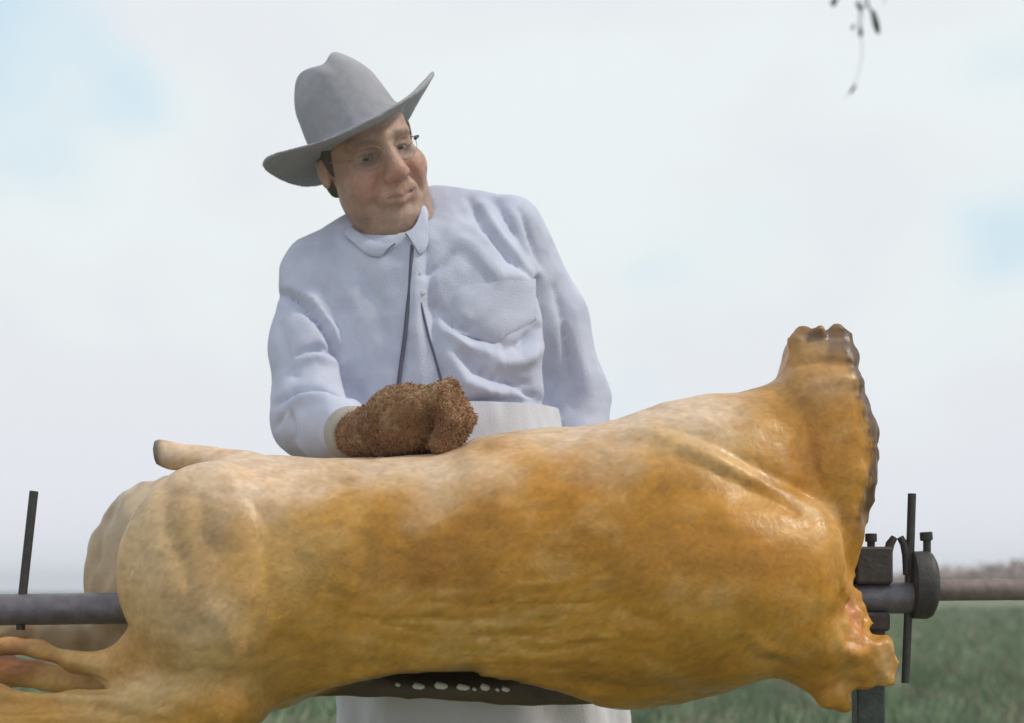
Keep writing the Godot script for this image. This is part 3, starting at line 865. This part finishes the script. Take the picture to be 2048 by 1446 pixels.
func make_man() -> void:
	head_frame = Transform3D(Basis(Vector3(0, 0, 1), deg_to_rad(24.0)) * Basis(Vector3.UP, deg_to_rad(21.0)) * Basis(Vector3.RIGHT, deg_to_rad(20.0)) * Basis.from_scale(Vector3(1.07, 1.08, 1.06)), at(735, 309, MZ + 0.06))
	hat_frame = Transform3D(Basis(Vector3(0, 0, 1), deg_to_rad(32.0)) * Basis(Vector3.UP, deg_to_rad(12.0)) * Basis(Vector3.RIGHT, deg_to_rad(5.0)) * Basis.from_scale(Vector3.ONE * 1.03), at(757, 337, MZ + 0.055))
	head_back = head_frame.affine_inverse()
	hat_back = hat_frame.affine_inverse()
	arm_r = [[at(648, 566, MZ), 0.083], [at(632, 700, MZ + 0.05), 0.083], [at(628, 832, MZ + 0.12), 0.076], [at(666, 854, MZ + 0.20), 0.060], [at(698, 866, MZ + 0.27), 0.043]]
	arm_l = [[at(1022, 478, MZ - 0.02), 0.070], [at(1092, 640, MZ - 0.07), 0.074], [at(1146, 800, MZ - 0.10), 0.068], [at(1160, 900, MZ - 0.07), 0.062], [at(1166, 985, MZ - 0.06), 0.048]]
	shirt_folds = [
		fold([V(548, 580), V(600, 604), V(645, 645), V(690, 720), V(716, 800)], 11, -0.013),
		fold([V(575, 572), V(640, 615), V(690, 690), V(725, 760)], 13, 0.009),
		fold([V(640, 610), V(680, 660), V(700, 720)], 9, -0.006),
		fold([V(600, 716), V(640, 703), V(690, 712)], 9, -0.010),
		fold([V(596, 735), V(640, 724), V(690, 735)], 11, 0.006),
		fold([V(560, 650), V(580, 720), V(600, 760)], 14, -0.006),
		fold([V(560, 820), V(600, 792), V(650, 790), V(705, 806)], 10, -0.011),
		fold([V(580, 840), V(620, 815), V(670, 812)], 13, 0.008),
		fold([V(566, 860), V(590, 830), V(605, 890)], 13, -0.007),
		fold([V(705, 740), V(715, 780), V(735, 806)], 10, -0.009),
		fold([V(670, 480), V(720, 550), V(770, 620), V(790, 700)], 26, -0.006),
		fold([V(640, 520), V(700, 600), V(745, 700)], 24, 0.005),
		fold([V(850, 560), V(880, 545), V(905, 515)], 11, -0.007),
		fold([V(905, 470), V(945, 500), V(1000, 560), V(1085, 552)], 20, 0.007),
		fold([V(935, 380), V(960, 440), V(1020, 520), V(1080, 560)], 12, -0.007),
		fold([V(990, 390), V(1020, 440), V(1060, 500)], 12, -0.007),
		fold([V(965, 400), V(1000, 470), V(1060, 540)], 10, 0.006),
		fold([V(1040, 410), V(1065, 460), V(1085, 520)], 10, -0.006),
		fold([V(870, 620), V(900, 650), V(950, 680), V(1005, 692)], 11, -0.009),
		fold([V(1010, 706), V(1045, 690), V(1075, 655)], 9, -0.009),
		fold([V(880, 660), V(930, 700), V(990, 720)], 12, 0.007),
		fold([V(925, 715), V(950, 750), V(1010, 770), V(1060, 770)], 11, -0.011),
		fold([V(905, 725), V(935, 775), V(1000, 800)], 14, 0.008),
		fold([V(1000, 735), V(1050, 730), V(1090, 690)], 15, 0.008),
		fold([V(1085, 600), V(1080, 660), V(1060, 720)], 14, 0.006),
		fold([V(1000, 750), V(1060, 790), V(1100, 800)], 12, -0.008),
		fold([V(920, 818), V(990, 811), V(1090, 806)], 9, -0.012),
		fold([V(852, 500), V(862, 580), V(872, 680), V(896, 790)], 8, -0.006),
		fold([V(832, 505), V(836, 600), V(840, 700), V(846, 790)], 10, 0.004),
		fold([V(1084, 548), V(1096, 620), V(1102, 700), V(1108, 780), V(1114, 860)], 9, -0.022),
		fold([V(1140, 640), V(1170, 720), V(1190, 800)], 16, 0.004),
		fold([V(1115, 560), V(1140, 680), V(1150, 800)], 14, -0.006),
	]
	var t := thing("person", "person in grey hat and lavender shirt leaning over the roast, brown glove on it", "person", Vector3(at(965, 1190, MZ).x, 0, MZ))
	# skin: head, neck and hand in one mesh
	var lo := head_frame.origin - Vector3(0.15, 0.285, 0.16)
	var bits := [nets(trunk_skin, lo, head_frame.origin + Vector3(0.14, 0.15, 0.14), 0.0032, body_paint, func(p, _n): return noise.get_noise_3dv(p * 300.0) * 0.0012 + rough_noise.get_noise_3dv(p * 400.0) * 0.0005)]
	var w := at(1165, 1010, MZ - 0.07)
	var skin := mat(Color.WHITE, 0.55, 30.0, 0.05, noise_map(0.03, 256, 4, false, 4, 44))
	skin.vertex_color_use_as_albedo = true
	skin.subsurf_scatter_enabled = true
	skin.subsurf_scatter_strength = 0.12
	part("body", mesh_of(bits), skin, t)
	for side: int in [-1, 1]:
		part("eye", eye_mesh(head_frame, Vector3(side * 0.033, -0.001, 0.0660)), eye_material(), t)
	make_glasses(t)
	part("hand", mesh_of([nets(left_hand, w - Vector3(0.07, 0.22, 0.07), w + Vector3(0.05, 0.09, 0.08), 0.0036, func(_p, _n): return Color(0.415, 0.26, 0.195))]), skin, t)
	var hm := mat(Color(0.085, 0.068, 0.055), 0.6, 40.0, 0.15, noise_map(0.02, 256, 4, false, 4, 45))
	part("hair", mesh_of([nets(hair, Vector3(-0.11, -0.12, -0.14), Vector3(0.11, 0.15, 0.10), 0.0045, null, func(p, n): return noise.get_noise_3d(p.x * 300, p.y * 80, p.z * 300) * 0.002, head_frame)]), hm, t)
	# hat
	var felt := mat(Color(0.34, 0.33, 0.36), 0.95, 14.0, 0.03, noise_map(0.05, 256, 3, false, 4, 46), noise_map(0.01, 256, 4, false, 4, 47, ramp2(Color(0.95, 0.95, 0.95), Color(1, 1, 1))))
	felt.rim_enabled = true
	felt.rim = 0.25
	part("hat", mesh_of([nets(hat, Vector3(-0.20, 0.0, -0.21), Vector3(0.20, 0.24, 0.20), 0.0039, null, hat_push, hat_frame)]), felt, t)
	# shirt
	var weave := noise_map(0.06, 512, 3, false, 4, 48)
	var cotton := mat(Color(0.545, 0.56, 0.68), 0.95, 7.0, 0.06, weave, noise_map(0.008, 256, 4, false, 4, 49, ramp2(Color(0.93, 0.93, 0.94), Color(1, 1, 1))))
	cotton.rim_enabled = true
	cotton.rim = 0.12
	var sh := part("shirt", mesh_of([nets(shirt, at(505, 1010, MZ) + Vector3(0, 0, -0.2), at(1260, 330, MZ) + Vector3(0, 0, 0.37), 0.0056, null, shirt_push, Transform3D(), 1.15, 1)]), cotton, t)
	make_collar(sh, cotton)
	make_front(sh, cotton)
	# glove and cuff
	var hide := mat(Color.WHITE, 0.95, 25.0, 0.25, noise_map(0.03, 256, 5, false, 4, 50))
	hide.vertex_color_use_as_albedo = true
	hide.rim_enabled = true
	hide.rim = 0.3
	lay_mitt()
	var shell := nets(glove, at(640, 940) + Vector3(0, 0, -0.18), at(960, 720) + Vector3(0, 0, 0.11), 0.0042, glove_paint, glove_push)
	var gl := part("glove", mesh_of([shell]), hide, t)
	# the nap: short tufts standing off the hide
	var st := SurfaceTool.new()
	st.begin(Mesh.PRIMITIVE_TRIANGLES)
	for p in [Vector3(-0.0011, 0, 0), Vector3(0.0011, 0, 0), Vector3(0.0006, 0.0045, 0.0008), Vector3(-0.0011, 0, 0), Vector3(0.0006, 0.0045, 0.0008), Vector3(0.0, 0.0070, 0.0028)]: st.add_vertex(p)
	st.generate_normals()
	var nap := MultiMesh.new()
	nap.transform_format = MultiMesh.TRANSFORM_3D
	nap.use_colors = true
	nap.mesh = st.commit()
	nap.instance_count = 14000
	for i in 14000:
		var k := rng.randi_range(0, shell[0].size() - 1)
		while shell[0][k].z < -0.085: k = rng.randi_range(0, shell[0].size() - 1)
		var n: Vector3 = shell[1][k]
		var y := (n * 0.75 + Vector3(0.5, -0.55, 0.1) + Vector3(rng.randfn(), rng.randfn(), rng.randfn()) * 0.4).normalized()
		var x := y.cross(Vector3(rng.randfn(), rng.randfn(), rng.randfn())).normalized()
		nap.set_instance_transform(i, Transform3D(Basis(x, y, x.cross(y)) * Basis.from_scale(Vector3.ONE * rng.randf_range(0.45, 1.0)), shell[0][k] - n * 0.0015 + Vector3(rng.randfn(), rng.randfn(), rng.randfn()) * 0.0012))
		nap.set_instance_color(i, shell[3][k].lerp(Color(0.36, 0.20, 0.10), 0.3 + rng.randf() * 0.6) * rng.randf_range(0.75, 1.2))
	var fleece := MultiMeshInstance3D.new()
	fleece.name = "nap"
	fleece.multimesh = nap
	var fm := mat(Color.WHITE, 0.95)
	fm.vertex_color_use_as_albedo = true
	fleece.material_override = fm
	gl.add_child(fleece)
	fleece.set_meta("kind", "stuff")
	part("cuff", tube([at(690, 866, -0.145), at(699, 867, -0.125), at(708, 868, -0.105), at(714, 869, -0.095)], [0.040, 0.0465, 0.0475, 0.044], 32), mat(Color(0.40, 0.35, 0.30), 0.9, 20.0, 0.1, weave), gl)
	# apron, trousers, shoes
	var linen := mat(Color(0.60, 0.59, 0.64), 0.95, 7.0, 0.06, weave)
	part("apron", apron_mesh(), linen, t)
	part("trousers", mesh_of([nets(trousers, at(660, 1400, MZ) * Vector3(1, 0, 1) + Vector3(0, 0.07, -0.22), at(1280, 820, MZ) + Vector3(0, 0, 0.22), 0.014, null, func(p, n): return noise.get_noise_3dv(p * 30.0) * 0.006)]), mat(Color(0.34, 0.29, 0.22), 0.9, 7.0, 0.06, weave), t)
	for s in [-1, 1]:
		var c := Vector3(at(965 + s * 95, 1190, MZ).x + s * 0.01, 0, MZ)
		part("shoe", mesh_of([nets(shoe.bind(c), c + Vector3(-0.08, -0.01, -0.12), c + Vector3(0.08, 0.13, 0.24), 0.008)]), mat(Color(0.09, 0.05, 0.03), 0.45), t)

func eye_mesh(f: Transform3D, c: Vector3) -> ArrayMesh:
	var rows := []
	for j in 25:
		var a := PI * j / 24.0
		var row := []
		for i in 32:
			var g := -TAU * i / 32.0
			row.append(f * (c + Basis(Vector3.RIGHT, -PI / 2 + 0.18) * Basis(Vector3(0, 0, 1), -0.28) * Vector3(sin(a) * cos(g), -cos(a), sin(a) * sin(g)) * -0.0125))
		rows.append(row)
	var m := grid_mesh(rows, true)
	var arr := m.surface_get_arrays(0)
	var col := PackedColorArray()
	for j in 25:
		for i in 32: col.append(Color(0.02, 0.015, 0.012) if j < 3 or j > 21 else Color(0.10, 0.065, 0.04) if j < 5 or j > 19 else Color(0.34, 0.29, 0.26))
	arr[Mesh.ARRAY_COLOR] = col
	var o := ArrayMesh.new()
	o.add_surface_from_arrays(Mesh.PRIMITIVE_TRIANGLES, arr)
	return o

func eye_material() -> StandardMaterial3D:
	var m := StandardMaterial3D.new()
	m.vertex_color_use_as_albedo = true
	m.roughness = 0.2
	return m

func make_glasses(t: Node3D) -> void:
	var wire := mat(Color(0.33, 0.27, 0.20), 0.4)
	var pane := StandardMaterial3D.new()
	pane.transparency = BaseMaterial3D.TRANSPARENCY_ALPHA
	pane.albedo_color = Color(0.9, 0.9, 0.9, 0.015)
	pane.roughness = 0.05
	var gl := MeshInstance3D.new()
	var pts := []
	for side: int in [-1, 1]:
		var rim := []
		for i in 25:
			var g := TAU * i / 24.0
			var x: float = side * (0.034 + 0.024 * cos(g) * (1.0 + 0.08 * sin(g)))
			var y := -0.002 + 0.0185 * sin(g)
			rim.append(head_frame * Vector3(x, y, 0.0985 - absf(x) * absf(x) * 4.2 + y * 0.15))
		var rr := []
		for q in rim: rr.append(0.00055)
		var rm := tube(rim, rr, 6)
		if pts.is_empty(): gl = part("glasses", rm, wire, t)
		else: part("rim", rm, wire, gl)
		var mid := Vector3.ZERO
		for i in 24: mid += rim[i] / 24.0
		var rows := []
		for k in 4:
			var row := []
			for i in 25: row.append(mid.lerp(rim[i], k / 3.0))
			rows.append(row)
		part("lens", grid_mesh(rows), pane, gl)
		part("temple", tube([head_frame * Vector3(side * 0.058, 0.006, 0.086), head_frame * Vector3(side * 0.074, 0.008, 0.060), head_frame * Vector3(side * 0.080, 0.006, 0.0)], [0.0012, 0.001, 0.0008], 8), wire, gl)
		if side > 0: part("hinge", tube([head_frame * Vector3(side * 0.0565, 0.006, 0.0865), head_frame * Vector3(side * 0.066, 0.008, 0.080)], [0.0032, 0.0026], 8), mat(Color(0.06, 0.05, 0.045), 0.5), gl)
		pts.append(1)
	part("bridge", tube([head_frame * Vector3(-0.011, 0.004, 0.0985), head_frame * Vector3(0, 0.007, 0.102), head_frame * Vector3(0.011, 0.004, 0.0985)], [0.001, 0.001, 0.001], 6), wire, gl)

func apron_mesh() -> ArrayMesh:          # a cloth tied round the waist, with thickness and hanging folds
	var rows := []
	for side in 2:
		for jj in 41:
			var j := jj if side == 0 else 40 - jj
			var v := lerpf(822.0, 1560.0, j / 40.0)
			var s := K * (D - MZ)
			var l := table(SKIRT, v, 1)
			var r := table(SKIRT, v, 2)
			var hx := (r - l) * 0.5 * s + 0.004
			var hz := table(SKIRT, v, 3) + 0.004
			var cx := ((r + l) * 0.5 - 1024.0) * s
			var row := []
			for i in 81:
				var g := lerpf(-2.0, 2.0, i / 80.0)
				var ex := pow(absf(sin(g)), 0.84) * signf(sin(g))
				var ez := pow(absf(cos(g)), 0.84) * signf(cos(g))
				var ripple := sin(g * 9.0 + sin(v * 0.006) * 1.5) * 0.010 * smoothstep(850.0, 1400.0, v) + noise.get_noise_2d(g * 60.0, v * 0.12) * 0.005
				var o := ripple - (0.0035 if side == 1 else 0.0)
				row.append(Vector3(cx + ex * (hx + o), EYE + (HORIZON - v) * s, MZ + ez * (hz + o)))
			rows.append(row)
	rows.append(rows[0])
	return grid_mesh(rows)

func make_collar(sh: Node3D, m: Material) -> void:
	# two leaves folded over the neckband, pointed in front
	for s in [-1, 1]:
		var rows := []
		for side in 2:
			for jj in 7:
				var j := jj if side == 0 else 6 - jj
				var w := j / 6.0
				var row := []
				for i in 25:
					var f := i / 24.0
					var g := lerpf(0.24 if s > 0 else 0.04, PI, f)
					var top := at(803, 512, MZ) + Vector3(s * sin(g) * 0.066 - 0.026 * smoothstep(0.0, 0.5, f), 0.074 * smoothstep(0.0, 0.55, f) + s * 0.022 * sin(g) + (0.012 if s > 0 else 0.0), 0.055 * cos(g) + 0.062 - 0.062 * smoothstep(0.0, 1.0, f) + 0.01)
					var tip := 1.0 - smoothstep(0.0, 0.35, f)
					var low := top + Vector3(s * sin(g) * 0.013 + s * 0.022 * tip, (-0.032 - 0.008 * tip) * (1.0 if s > 0 else 0.55), cos(g) * 0.006 + 0.002)
					if f < 0.5: low.z = lerpf(front_z(low.x, low.y) + 0.006, low.z, smoothstep(0.3, 0.5, f))
					var mid := top.lerp(low, 0.45) + Vector3(s * sin(g), 0.35, cos(g)) * 0.005
					var p := top.lerp(mid, w).lerp(mid.lerp(low, w), w)
					p -= Vector3(s * sin(g), 0.6, cos(g)).normalized() * (0.006 * side)
					row.append(p)
				rows.append(row)
		rows.append(rows[0])
		part("collar_leaf", grid_mesh(rows), m, sh)

func front_z(x: float, y: float) -> float:     # where the shirt front lies
	var z := 0.05
	while z > MZ and shirt(Vector3(x, y, z)) > 0.0: z -= 0.003
	return z

func on_front(u: float, v: float, off: float) -> Vector3:
	var z := MZ + 0.13
	for i in 3:
		var p := at(u, v, z)
		z = front_z(p.x, p.y)
	var q := at(u, v, z)
	return q + Vector3(0, 0, off)

func make_front(sh: Node3D, m: Material) -> void:
	var cord := mat(Color(0.085, 0.085, 0.13), 0.7)
	var a := []
	var ra := []
	for q in [[825, 490], [823, 520], [821, 550], [819, 580], [816, 610], [813, 640], [810, 670], [806, 700], [802, 730], [798, 760], [794, 800]]:
		a.append(on_front(q[0], q[1], 0.002))
		ra.append(0.0036)
	part("neck_cord", tube(a, ra, 8), cord, sh)
	var b := []
	var rb := []
	for q in [[840, 600], [846, 625], [852, 650], [858, 675], [866, 700], [873, 725], [880, 750], [890, 790]]:
		b.append(on_front(q[0], q[1], 0.001))
		rb.append(0.0023)
	part("neck_cord", tube(b, rb, 8), cord, sh)
	var shell := mat(Color(0.62, 0.62, 0.66), 0.35)
	for q in [[838, 545], [846, 585], [836, 660], [842, 725]]:
		var c := on_front(q[0], q[1], 0.001)
		part("button", tube([c, c + Vector3(0, 0.0002, 0.0028)], [0.0052, 0.0048], 14), shell, sh)
	# chest pocket, a patch with a pointed lower edge
	var rows := []
	for side in 2:
		for jj in 9:
			var j := jj if side == 0 else 8 - jj
			var row := []
			for i in 15:
				var f := i / 14.0
				var u := lerpf(905.0, 1072.0, f)
				var vt := lerpf(572.0, 556.0, f)
				var vb := lerpf(662.0, 640.0, f) + 34.0 * (1.0 - absf(f * 2.0 - 1.0))
				var v := lerpf(vt, vb, j / 8.0)
				var p := on_front(u, v, 0.0)
				var e := minf(minf(f, 1.0 - f) * 8.0, minf(j / 8.0, 1.0 - j / 8.0) * 6.0)
				p.z += (0.0055 + shirt_push(p, Vector3(0, 0, 1)) - 0.004 * (1.0 - clampf(e, 0.0, 1.0))) if side == 0 else shirt_push(p, Vector3(0, 0, 1)) - 0.006
				row.append(p)
			rows.append(row)
	rows.append(rows[0])
	part("pocket", grid_mesh(rows), m, sh)

# ---------------------------------------------------------------- ground, brush, tree
func make_ground() -> void:
	var n := 90
	var rows := []
	for j in n + 1:
		var row := []
		var zz := 6.0 - 900.0 * pow(float(j) / n, 3.0)
		for i in 81:
			var f := i / 40.0 - 1.0
			var x := signf(f) * pow(absf(f), 2.2) * 600.0
			var y := noise.get_noise_2d(x * 1.4, zz * 1.4) * 0.10 * smoothstep(6.0, 14.0, Vector2(x, zz - D).length())
			row.append(Vector3(x, y, zz))
		rows.append(row)
	var g := mat(Color(1, 1, 1), 1.0, 0.35, 2.0, noise_map(0.05, 512, 4, false, 4, 60), noise_map(0.012, 1024, 5, false, 4, 61, ramp2(Color(0.115, 0.155, 0.085).linear_to_srgb(), Color(0.18, 0.185, 0.115).linear_to_srgb())))
	g.uv1_world_triplanar = true
	var o := obj("ground", grid_mesh(rows), g)
	o.set_meta("kind", "structure")
	o.set_meta("label", "open green pasture running to the horizon")
	# grass
	var st := SurfaceTool.new()
	st.begin(Mesh.PRIMITIVE_TRIANGLES)
	for k in 7:
		var a := rng.randf() * TAU
		var b := Vector3(cos(a), 0, sin(a)) * rng.randf() * 0.06
		var w := Vector3(cos(a + 1.5), 0, sin(a + 1.5)) * 0.006
		var h := rng.randf_range(0.07, 0.16)
		var bend := Vector3(cos(a), 0, sin(a)) * h * rng.randf_range(0.2, 0.6)
		for tri in [[b - w, b + Vector3(0, h * 0.6, 0) + bend * 0.35 - w * 0.8, b + w], [b + w, b + Vector3(0, h * 0.6, 0) + bend * 0.35 - w * 0.8, b + Vector3(0, h, 0) + bend]]:
			for p in tri: st.add_vertex(p)
	st.generate_normals()
	var mm := MultiMesh.new()
	mm.transform_format = MultiMesh.TRANSFORM_3D
	mm.use_colors = true
	mm.mesh = st.commit()
	var count := 120000
	mm.instance_count = count
	for i in count:
		var r := 5.5 + 60.0 * pow(rng.randf(), 2.0)
		var g2 := rng.randf_range(-0.75, 0.75)
		var p := Vector3(sin(g2) * r, 0, D - cos(g2) * r)
		p.y = noise.get_noise_2d(p.x * 1.4, p.z * 1.4) * 0.10 * smoothstep(6.0, 14.0, Vector2(p.x, p.z - D).length()) - 0.01
		var s := rng.randf_range(0.7, 1.5) * (1.0 + r * 0.012)
		mm.set_instance_transform(i, Transform3D(Basis(Vector3.UP, rng.randf() * TAU).scaled(Vector3(s, s * rng.randf_range(0.6, 1.2), s)), p))
		var dry := smoothstep(0.0, 0.5, noise.get_noise_2d(p.x * 9.0, p.z * 9.0) + rng.randf_range(-0.2, 0.2))
		mm.set_instance_color(i, Color(0.20, 0.265, 0.155).lerp(Color(0.36, 0.30, 0.22), dry * 0.75) * rng.randf_range(0.75, 1.25))
	var gi := MultiMeshInstance3D.new()
	gi.name = "grass"
	gi.multimesh = mm
	var gm := mat(Color.WHITE, 0.9)
	gm.vertex_color_use_as_albedo = true
	gi.material_override = gm
	add_child(gi)
	gi.set_meta("kind", "stuff")
	gi.set_meta("label", "green pasture grass with dry patches behind the spit")
	gi.set_meta("category", "grass")

func leaf_cloud(pts: Array, size: float, tone: Color, dark: Color) -> MultiMesh:
	var st := SurfaceTool.new()
	st.begin(Mesh.PRIMITIVE_TRIANGLES)
	for p in [Vector3(0, 0, 0), Vector3(-0.32, 0.5, 0.06), Vector3(0, 1.0, -0.1), Vector3(0, 0, 0), Vector3(0, 1.0, -0.1), Vector3(0.32, 0.5, 0.06)]: st.add_vertex(p)
	st.generate_normals()
	var mm := MultiMesh.new()
	mm.transform_format = MultiMesh.TRANSFORM_3D
	mm.use_colors = true
	mm.mesh = st.commit()
	mm.instance_count = pts.size()
	for i in pts.size():
		var b := Basis.from_euler(Vector3(rng.randf() * TAU, rng.randf() * TAU, rng.randf() * TAU)) * Basis().scaled(Vector3.ONE * size * rng.randf_range(0.6, 1.4))
		mm.set_instance_transform(i, Transform3D(b, pts[i]))
		mm.set_instance_color(i, tone.lerp(dark, rng.randf()))
	return mm

func make_brush() -> void:
	var pts := []
	for i in 170:
		var a := rng.randf_range(0.16, 0.50)
		var r := rng.randf_range(165.0, 190.0)
		var base := Vector3(sin(a) * r, 0, D - cos(a) * r)
		var rise := smoothstep(0.20, 0.30, a)
		var h := rng.randf_range(2.2, 4.0) * (0.45 + 0.55 * rise)
		var wd := rng.randf_range(2.0, 4.5)
		for k in 210:
			var q := Vector3(rng.randfn(), 0, rng.randfn()) * wd * 0.5
			pts.append(base + q + Vector3(0, h * pow(rng.randf(), 0.8) * (1.0 - 0.25 * minf(q.length() / wd, 1.5)), 0))
	var o := MultiMeshInstance3D.new()
	o.name = "brush"
	o.multimesh = leaf_cloud(pts, 0.9, Color(0.48, 0.37, 0.31), Color(0.32, 0.24, 0.20))
	var m := mat(Color.WHITE, 1.0)
	m.vertex_color_use_as_albedo = true
	o.material_override = m
	add_child(o)
	o.set_meta("kind", "stuff")
	o.set_meta("label", "hazy brown line of brush along the horizon at the right")
	o.set_meta("category", "brush")

func make_tree() -> void:
	var z := -8.0
	var base := Vector3(5.2, 0, -8.6)
	var t := thing("tree", "bare hanging twigs of a tree dipping into the sky at the top right", "tree", base)
	var bark := mat(Color(0.14, 0.12, 0.11), 0.95, 3.0, 1.2, noise_map(0.03, 256, 5, false, 4, 70))
	part("trunk", tube([base, base + Vector3(0.05, 0.4, 0), base + Vector3(-0.06, 1.6, 0.05), base + Vector3(0.05, 3.2, 0), base + Vector3(0.3, 5.0, -0.1), base + Vector3(0.4, 7.0, -0.2)], [0.30, 0.22, 0.19, 0.17, 0.12, 0.03], 14), bark, t)
	var fork := base + Vector3(0.02, 3.0, 0.0)
	part("limb", tube([fork, fork + Vector3(-0.7, 1.1, 0.25), fork + Vector3(-1.6, 2.0, 0.45), Vector3(2.55, 5.35, z), Vector3(2.0, 5.45, z + 0.1)], [0.10, 0.08, 0.055, 0.025, 0.008], 10), bark, t)
	for q in [[Vector3(0.6, 1.6, -0.6), 0.07], [Vector3(1.5, 2.4, 0.3), 0.07], [Vector3(-0.4, 2.9, -0.9), 0.06]]:
		part("limb", tube([fork + Vector3(0.1, 0.8, 0), fork + q[0] * 0.6, fork + q[0] * 1.1, fork + q[0] * 1.5 + Vector3(0, 0.3, 0)], [q[1], q[1] * 0.8, q[1] * 0.45, 0.01], 8), bark, t)
	var twig := mat(Color(0.17, 0.165, 0.175), 0.9)
	var hang := func(pts: Array, r0: float, r1: float):
		var p := []
		var rr := []
		for i in pts.size():
			p.append(at(pts[i][0], pts[i][1], z))
			rr.append(0.75 * lerpf(r0, r1, float(i) / (pts.size() - 1)))
		part("twig", tube(p, rr, 6), twig, t)
	hang.call([[1730, -210], [1728, -90], [1732, -20], [1736, 10], [1746, 32], [1752, 50], [1755, 66]], 0.012, 0.007)
	hang.call([[1736, 8], [1722, 18], [1718, 40], [1722, 72]], 0.007, 0.006)
	hang.call([[1725, -200], [1735, -60], [1726, 10], [1722, 72], [1725, 110], [1716, 150], [1703, 178], [1688, 198]], 0.004, 0.0022)
	hang.call([[1700, -200], [1690, -60], [1684, -10], [1672, 4], [1660, 6]], 0.009, 0.004)
	hang.call([[1775, -200], [1778, -60], [1770, -10], [1768, 8]], 0.008, 0.003)
	var lm := mat(Color(0.10, 0.105, 0.10), 0.9)
	for q in [[1751, 44, 9, 26, 14.0], [1721, 64, 6, 11, 4.0], [1706, 54, 4, 7, -20.0], [1668, 4, 12, 6, 70.0], [1706, 178, 4, 12, -34.0], [1718, 12, 6, 12, 20.0]]:
		var c := at(q[0], q[1], z)
		var s := K * (D - z)
		var leaf := SphereMesh.new()
		leaf.radial_segments = 10
		leaf.rings = 6
		leaf.radius = 1.0
		leaf.height = 2.0
		var st := SurfaceTool.new()
		st.append_from(leaf, 0, Transform3D(Basis(Vector3(0, 0, 1), deg_to_rad(q[4])) * Basis.from_scale(Vector3(q[2] * s * 0.8, q[3] * s, q[2] * s * 0.3)), c))
		part("leaf", st.commit(), lm, t)
	var pts := []
	for i in 2600:
		var c: Vector3 = [Vector3(5.6, 6.6, -8.8), Vector3(6.4, 6.0, -8.2), Vector3(4.9, 7.4, -9.6), Vector3(4.2, 6.3, -8.4)][i % 4]
		pts.append(c + Vector3(rng.randfn(), rng.randfn() * 0.6, rng.randfn()) * 0.5)
	var cr := MultiMeshInstance3D.new()
	cr.name = "crown"
	cr.multimesh = leaf_cloud(pts, 0.11, Color(0.07, 0.10, 0.05), Color(0.05, 0.065, 0.04))
	var cm := mat(Color.WHITE, 0.9)
	cm.vertex_color_use_as_albedo = true
	cr.material_override = cm
	t.add_child(cr)
	cr.position = -base
	cr.set_meta("kind", "stuff")

func _ready() -> void:
	rng.seed = 7
	noise.noise_type = FastNoiseLite.TYPE_SIMPLEX_SMOOTH
	noise.frequency = 0.1
	noise.fractal_octaves = 3
	rough_noise.noise_type = FastNoiseLite.TYPE_SIMPLEX
	rough_noise.seed = 5
	rough_noise.frequency = 0.25
	rough_noise.fractal_octaves = 2
	# camera: level, with the lens raised
	var cam := Camera3D.new()
	cam.name = "camera"
	add_child(cam)
	cam.position = Vector3(0, EYE, D)
	cam.near = 0.05
	cam.far = 3000.0
	cam.projection = Camera3D.PROJECTION_FRUSTUM
	cam.size = 1446.0 * K * cam.near
	cam.frustum_offset = Vector2(0, (HORIZON - 723.0) * K * cam.near)
	cam.current = true
	var film := CameraAttributesPhysical.new()
	film.frustum_near = 0.05
	film.frustum_far = 3000.0
	film.frustum_focal_length = 50.0
	film.frustum_focus_distance = 2.72
	film.exposure_aperture = 3.2
	cam.attributes = film
	var env := Environment.new()
	env.background_mode = Environment.BG_SKY
	env.sky = make_sky()
	env.tonemap_mode = Environment.TONE_MAPPER_LINEAR
	env.tonemap_exposure = 1.0
	env.sdfgi_enabled = true
	env.ssao_enabled = true
	env.ssil_enabled = true
	env.fog_enabled = true
	env.fog_density = 0.0013
	env.fog_light_color = Color(0.84, 0.85, 0.88)
	var we := WorldEnvironment.new()
	we.name = "environment"
	we.environment = env
	add_child(we)
	var sun := DirectionalLight3D.new()
	sun.name = "sun"
	sun.light_energy = 0.7
	sun.light_angular_distance = 6.0
	sun.light_color = Color(1.0, 0.96, 0.88)
	sun.shadow_enabled = true
	add_child(sun)
	sun.look_at_from_position(Vector3(0.72, 0.78, 0.10) * 10.0, Vector3.ZERO)
	make_ground()
	make_brush()
	make_tree()
	make_spit()
	make_roast()
	make_man()
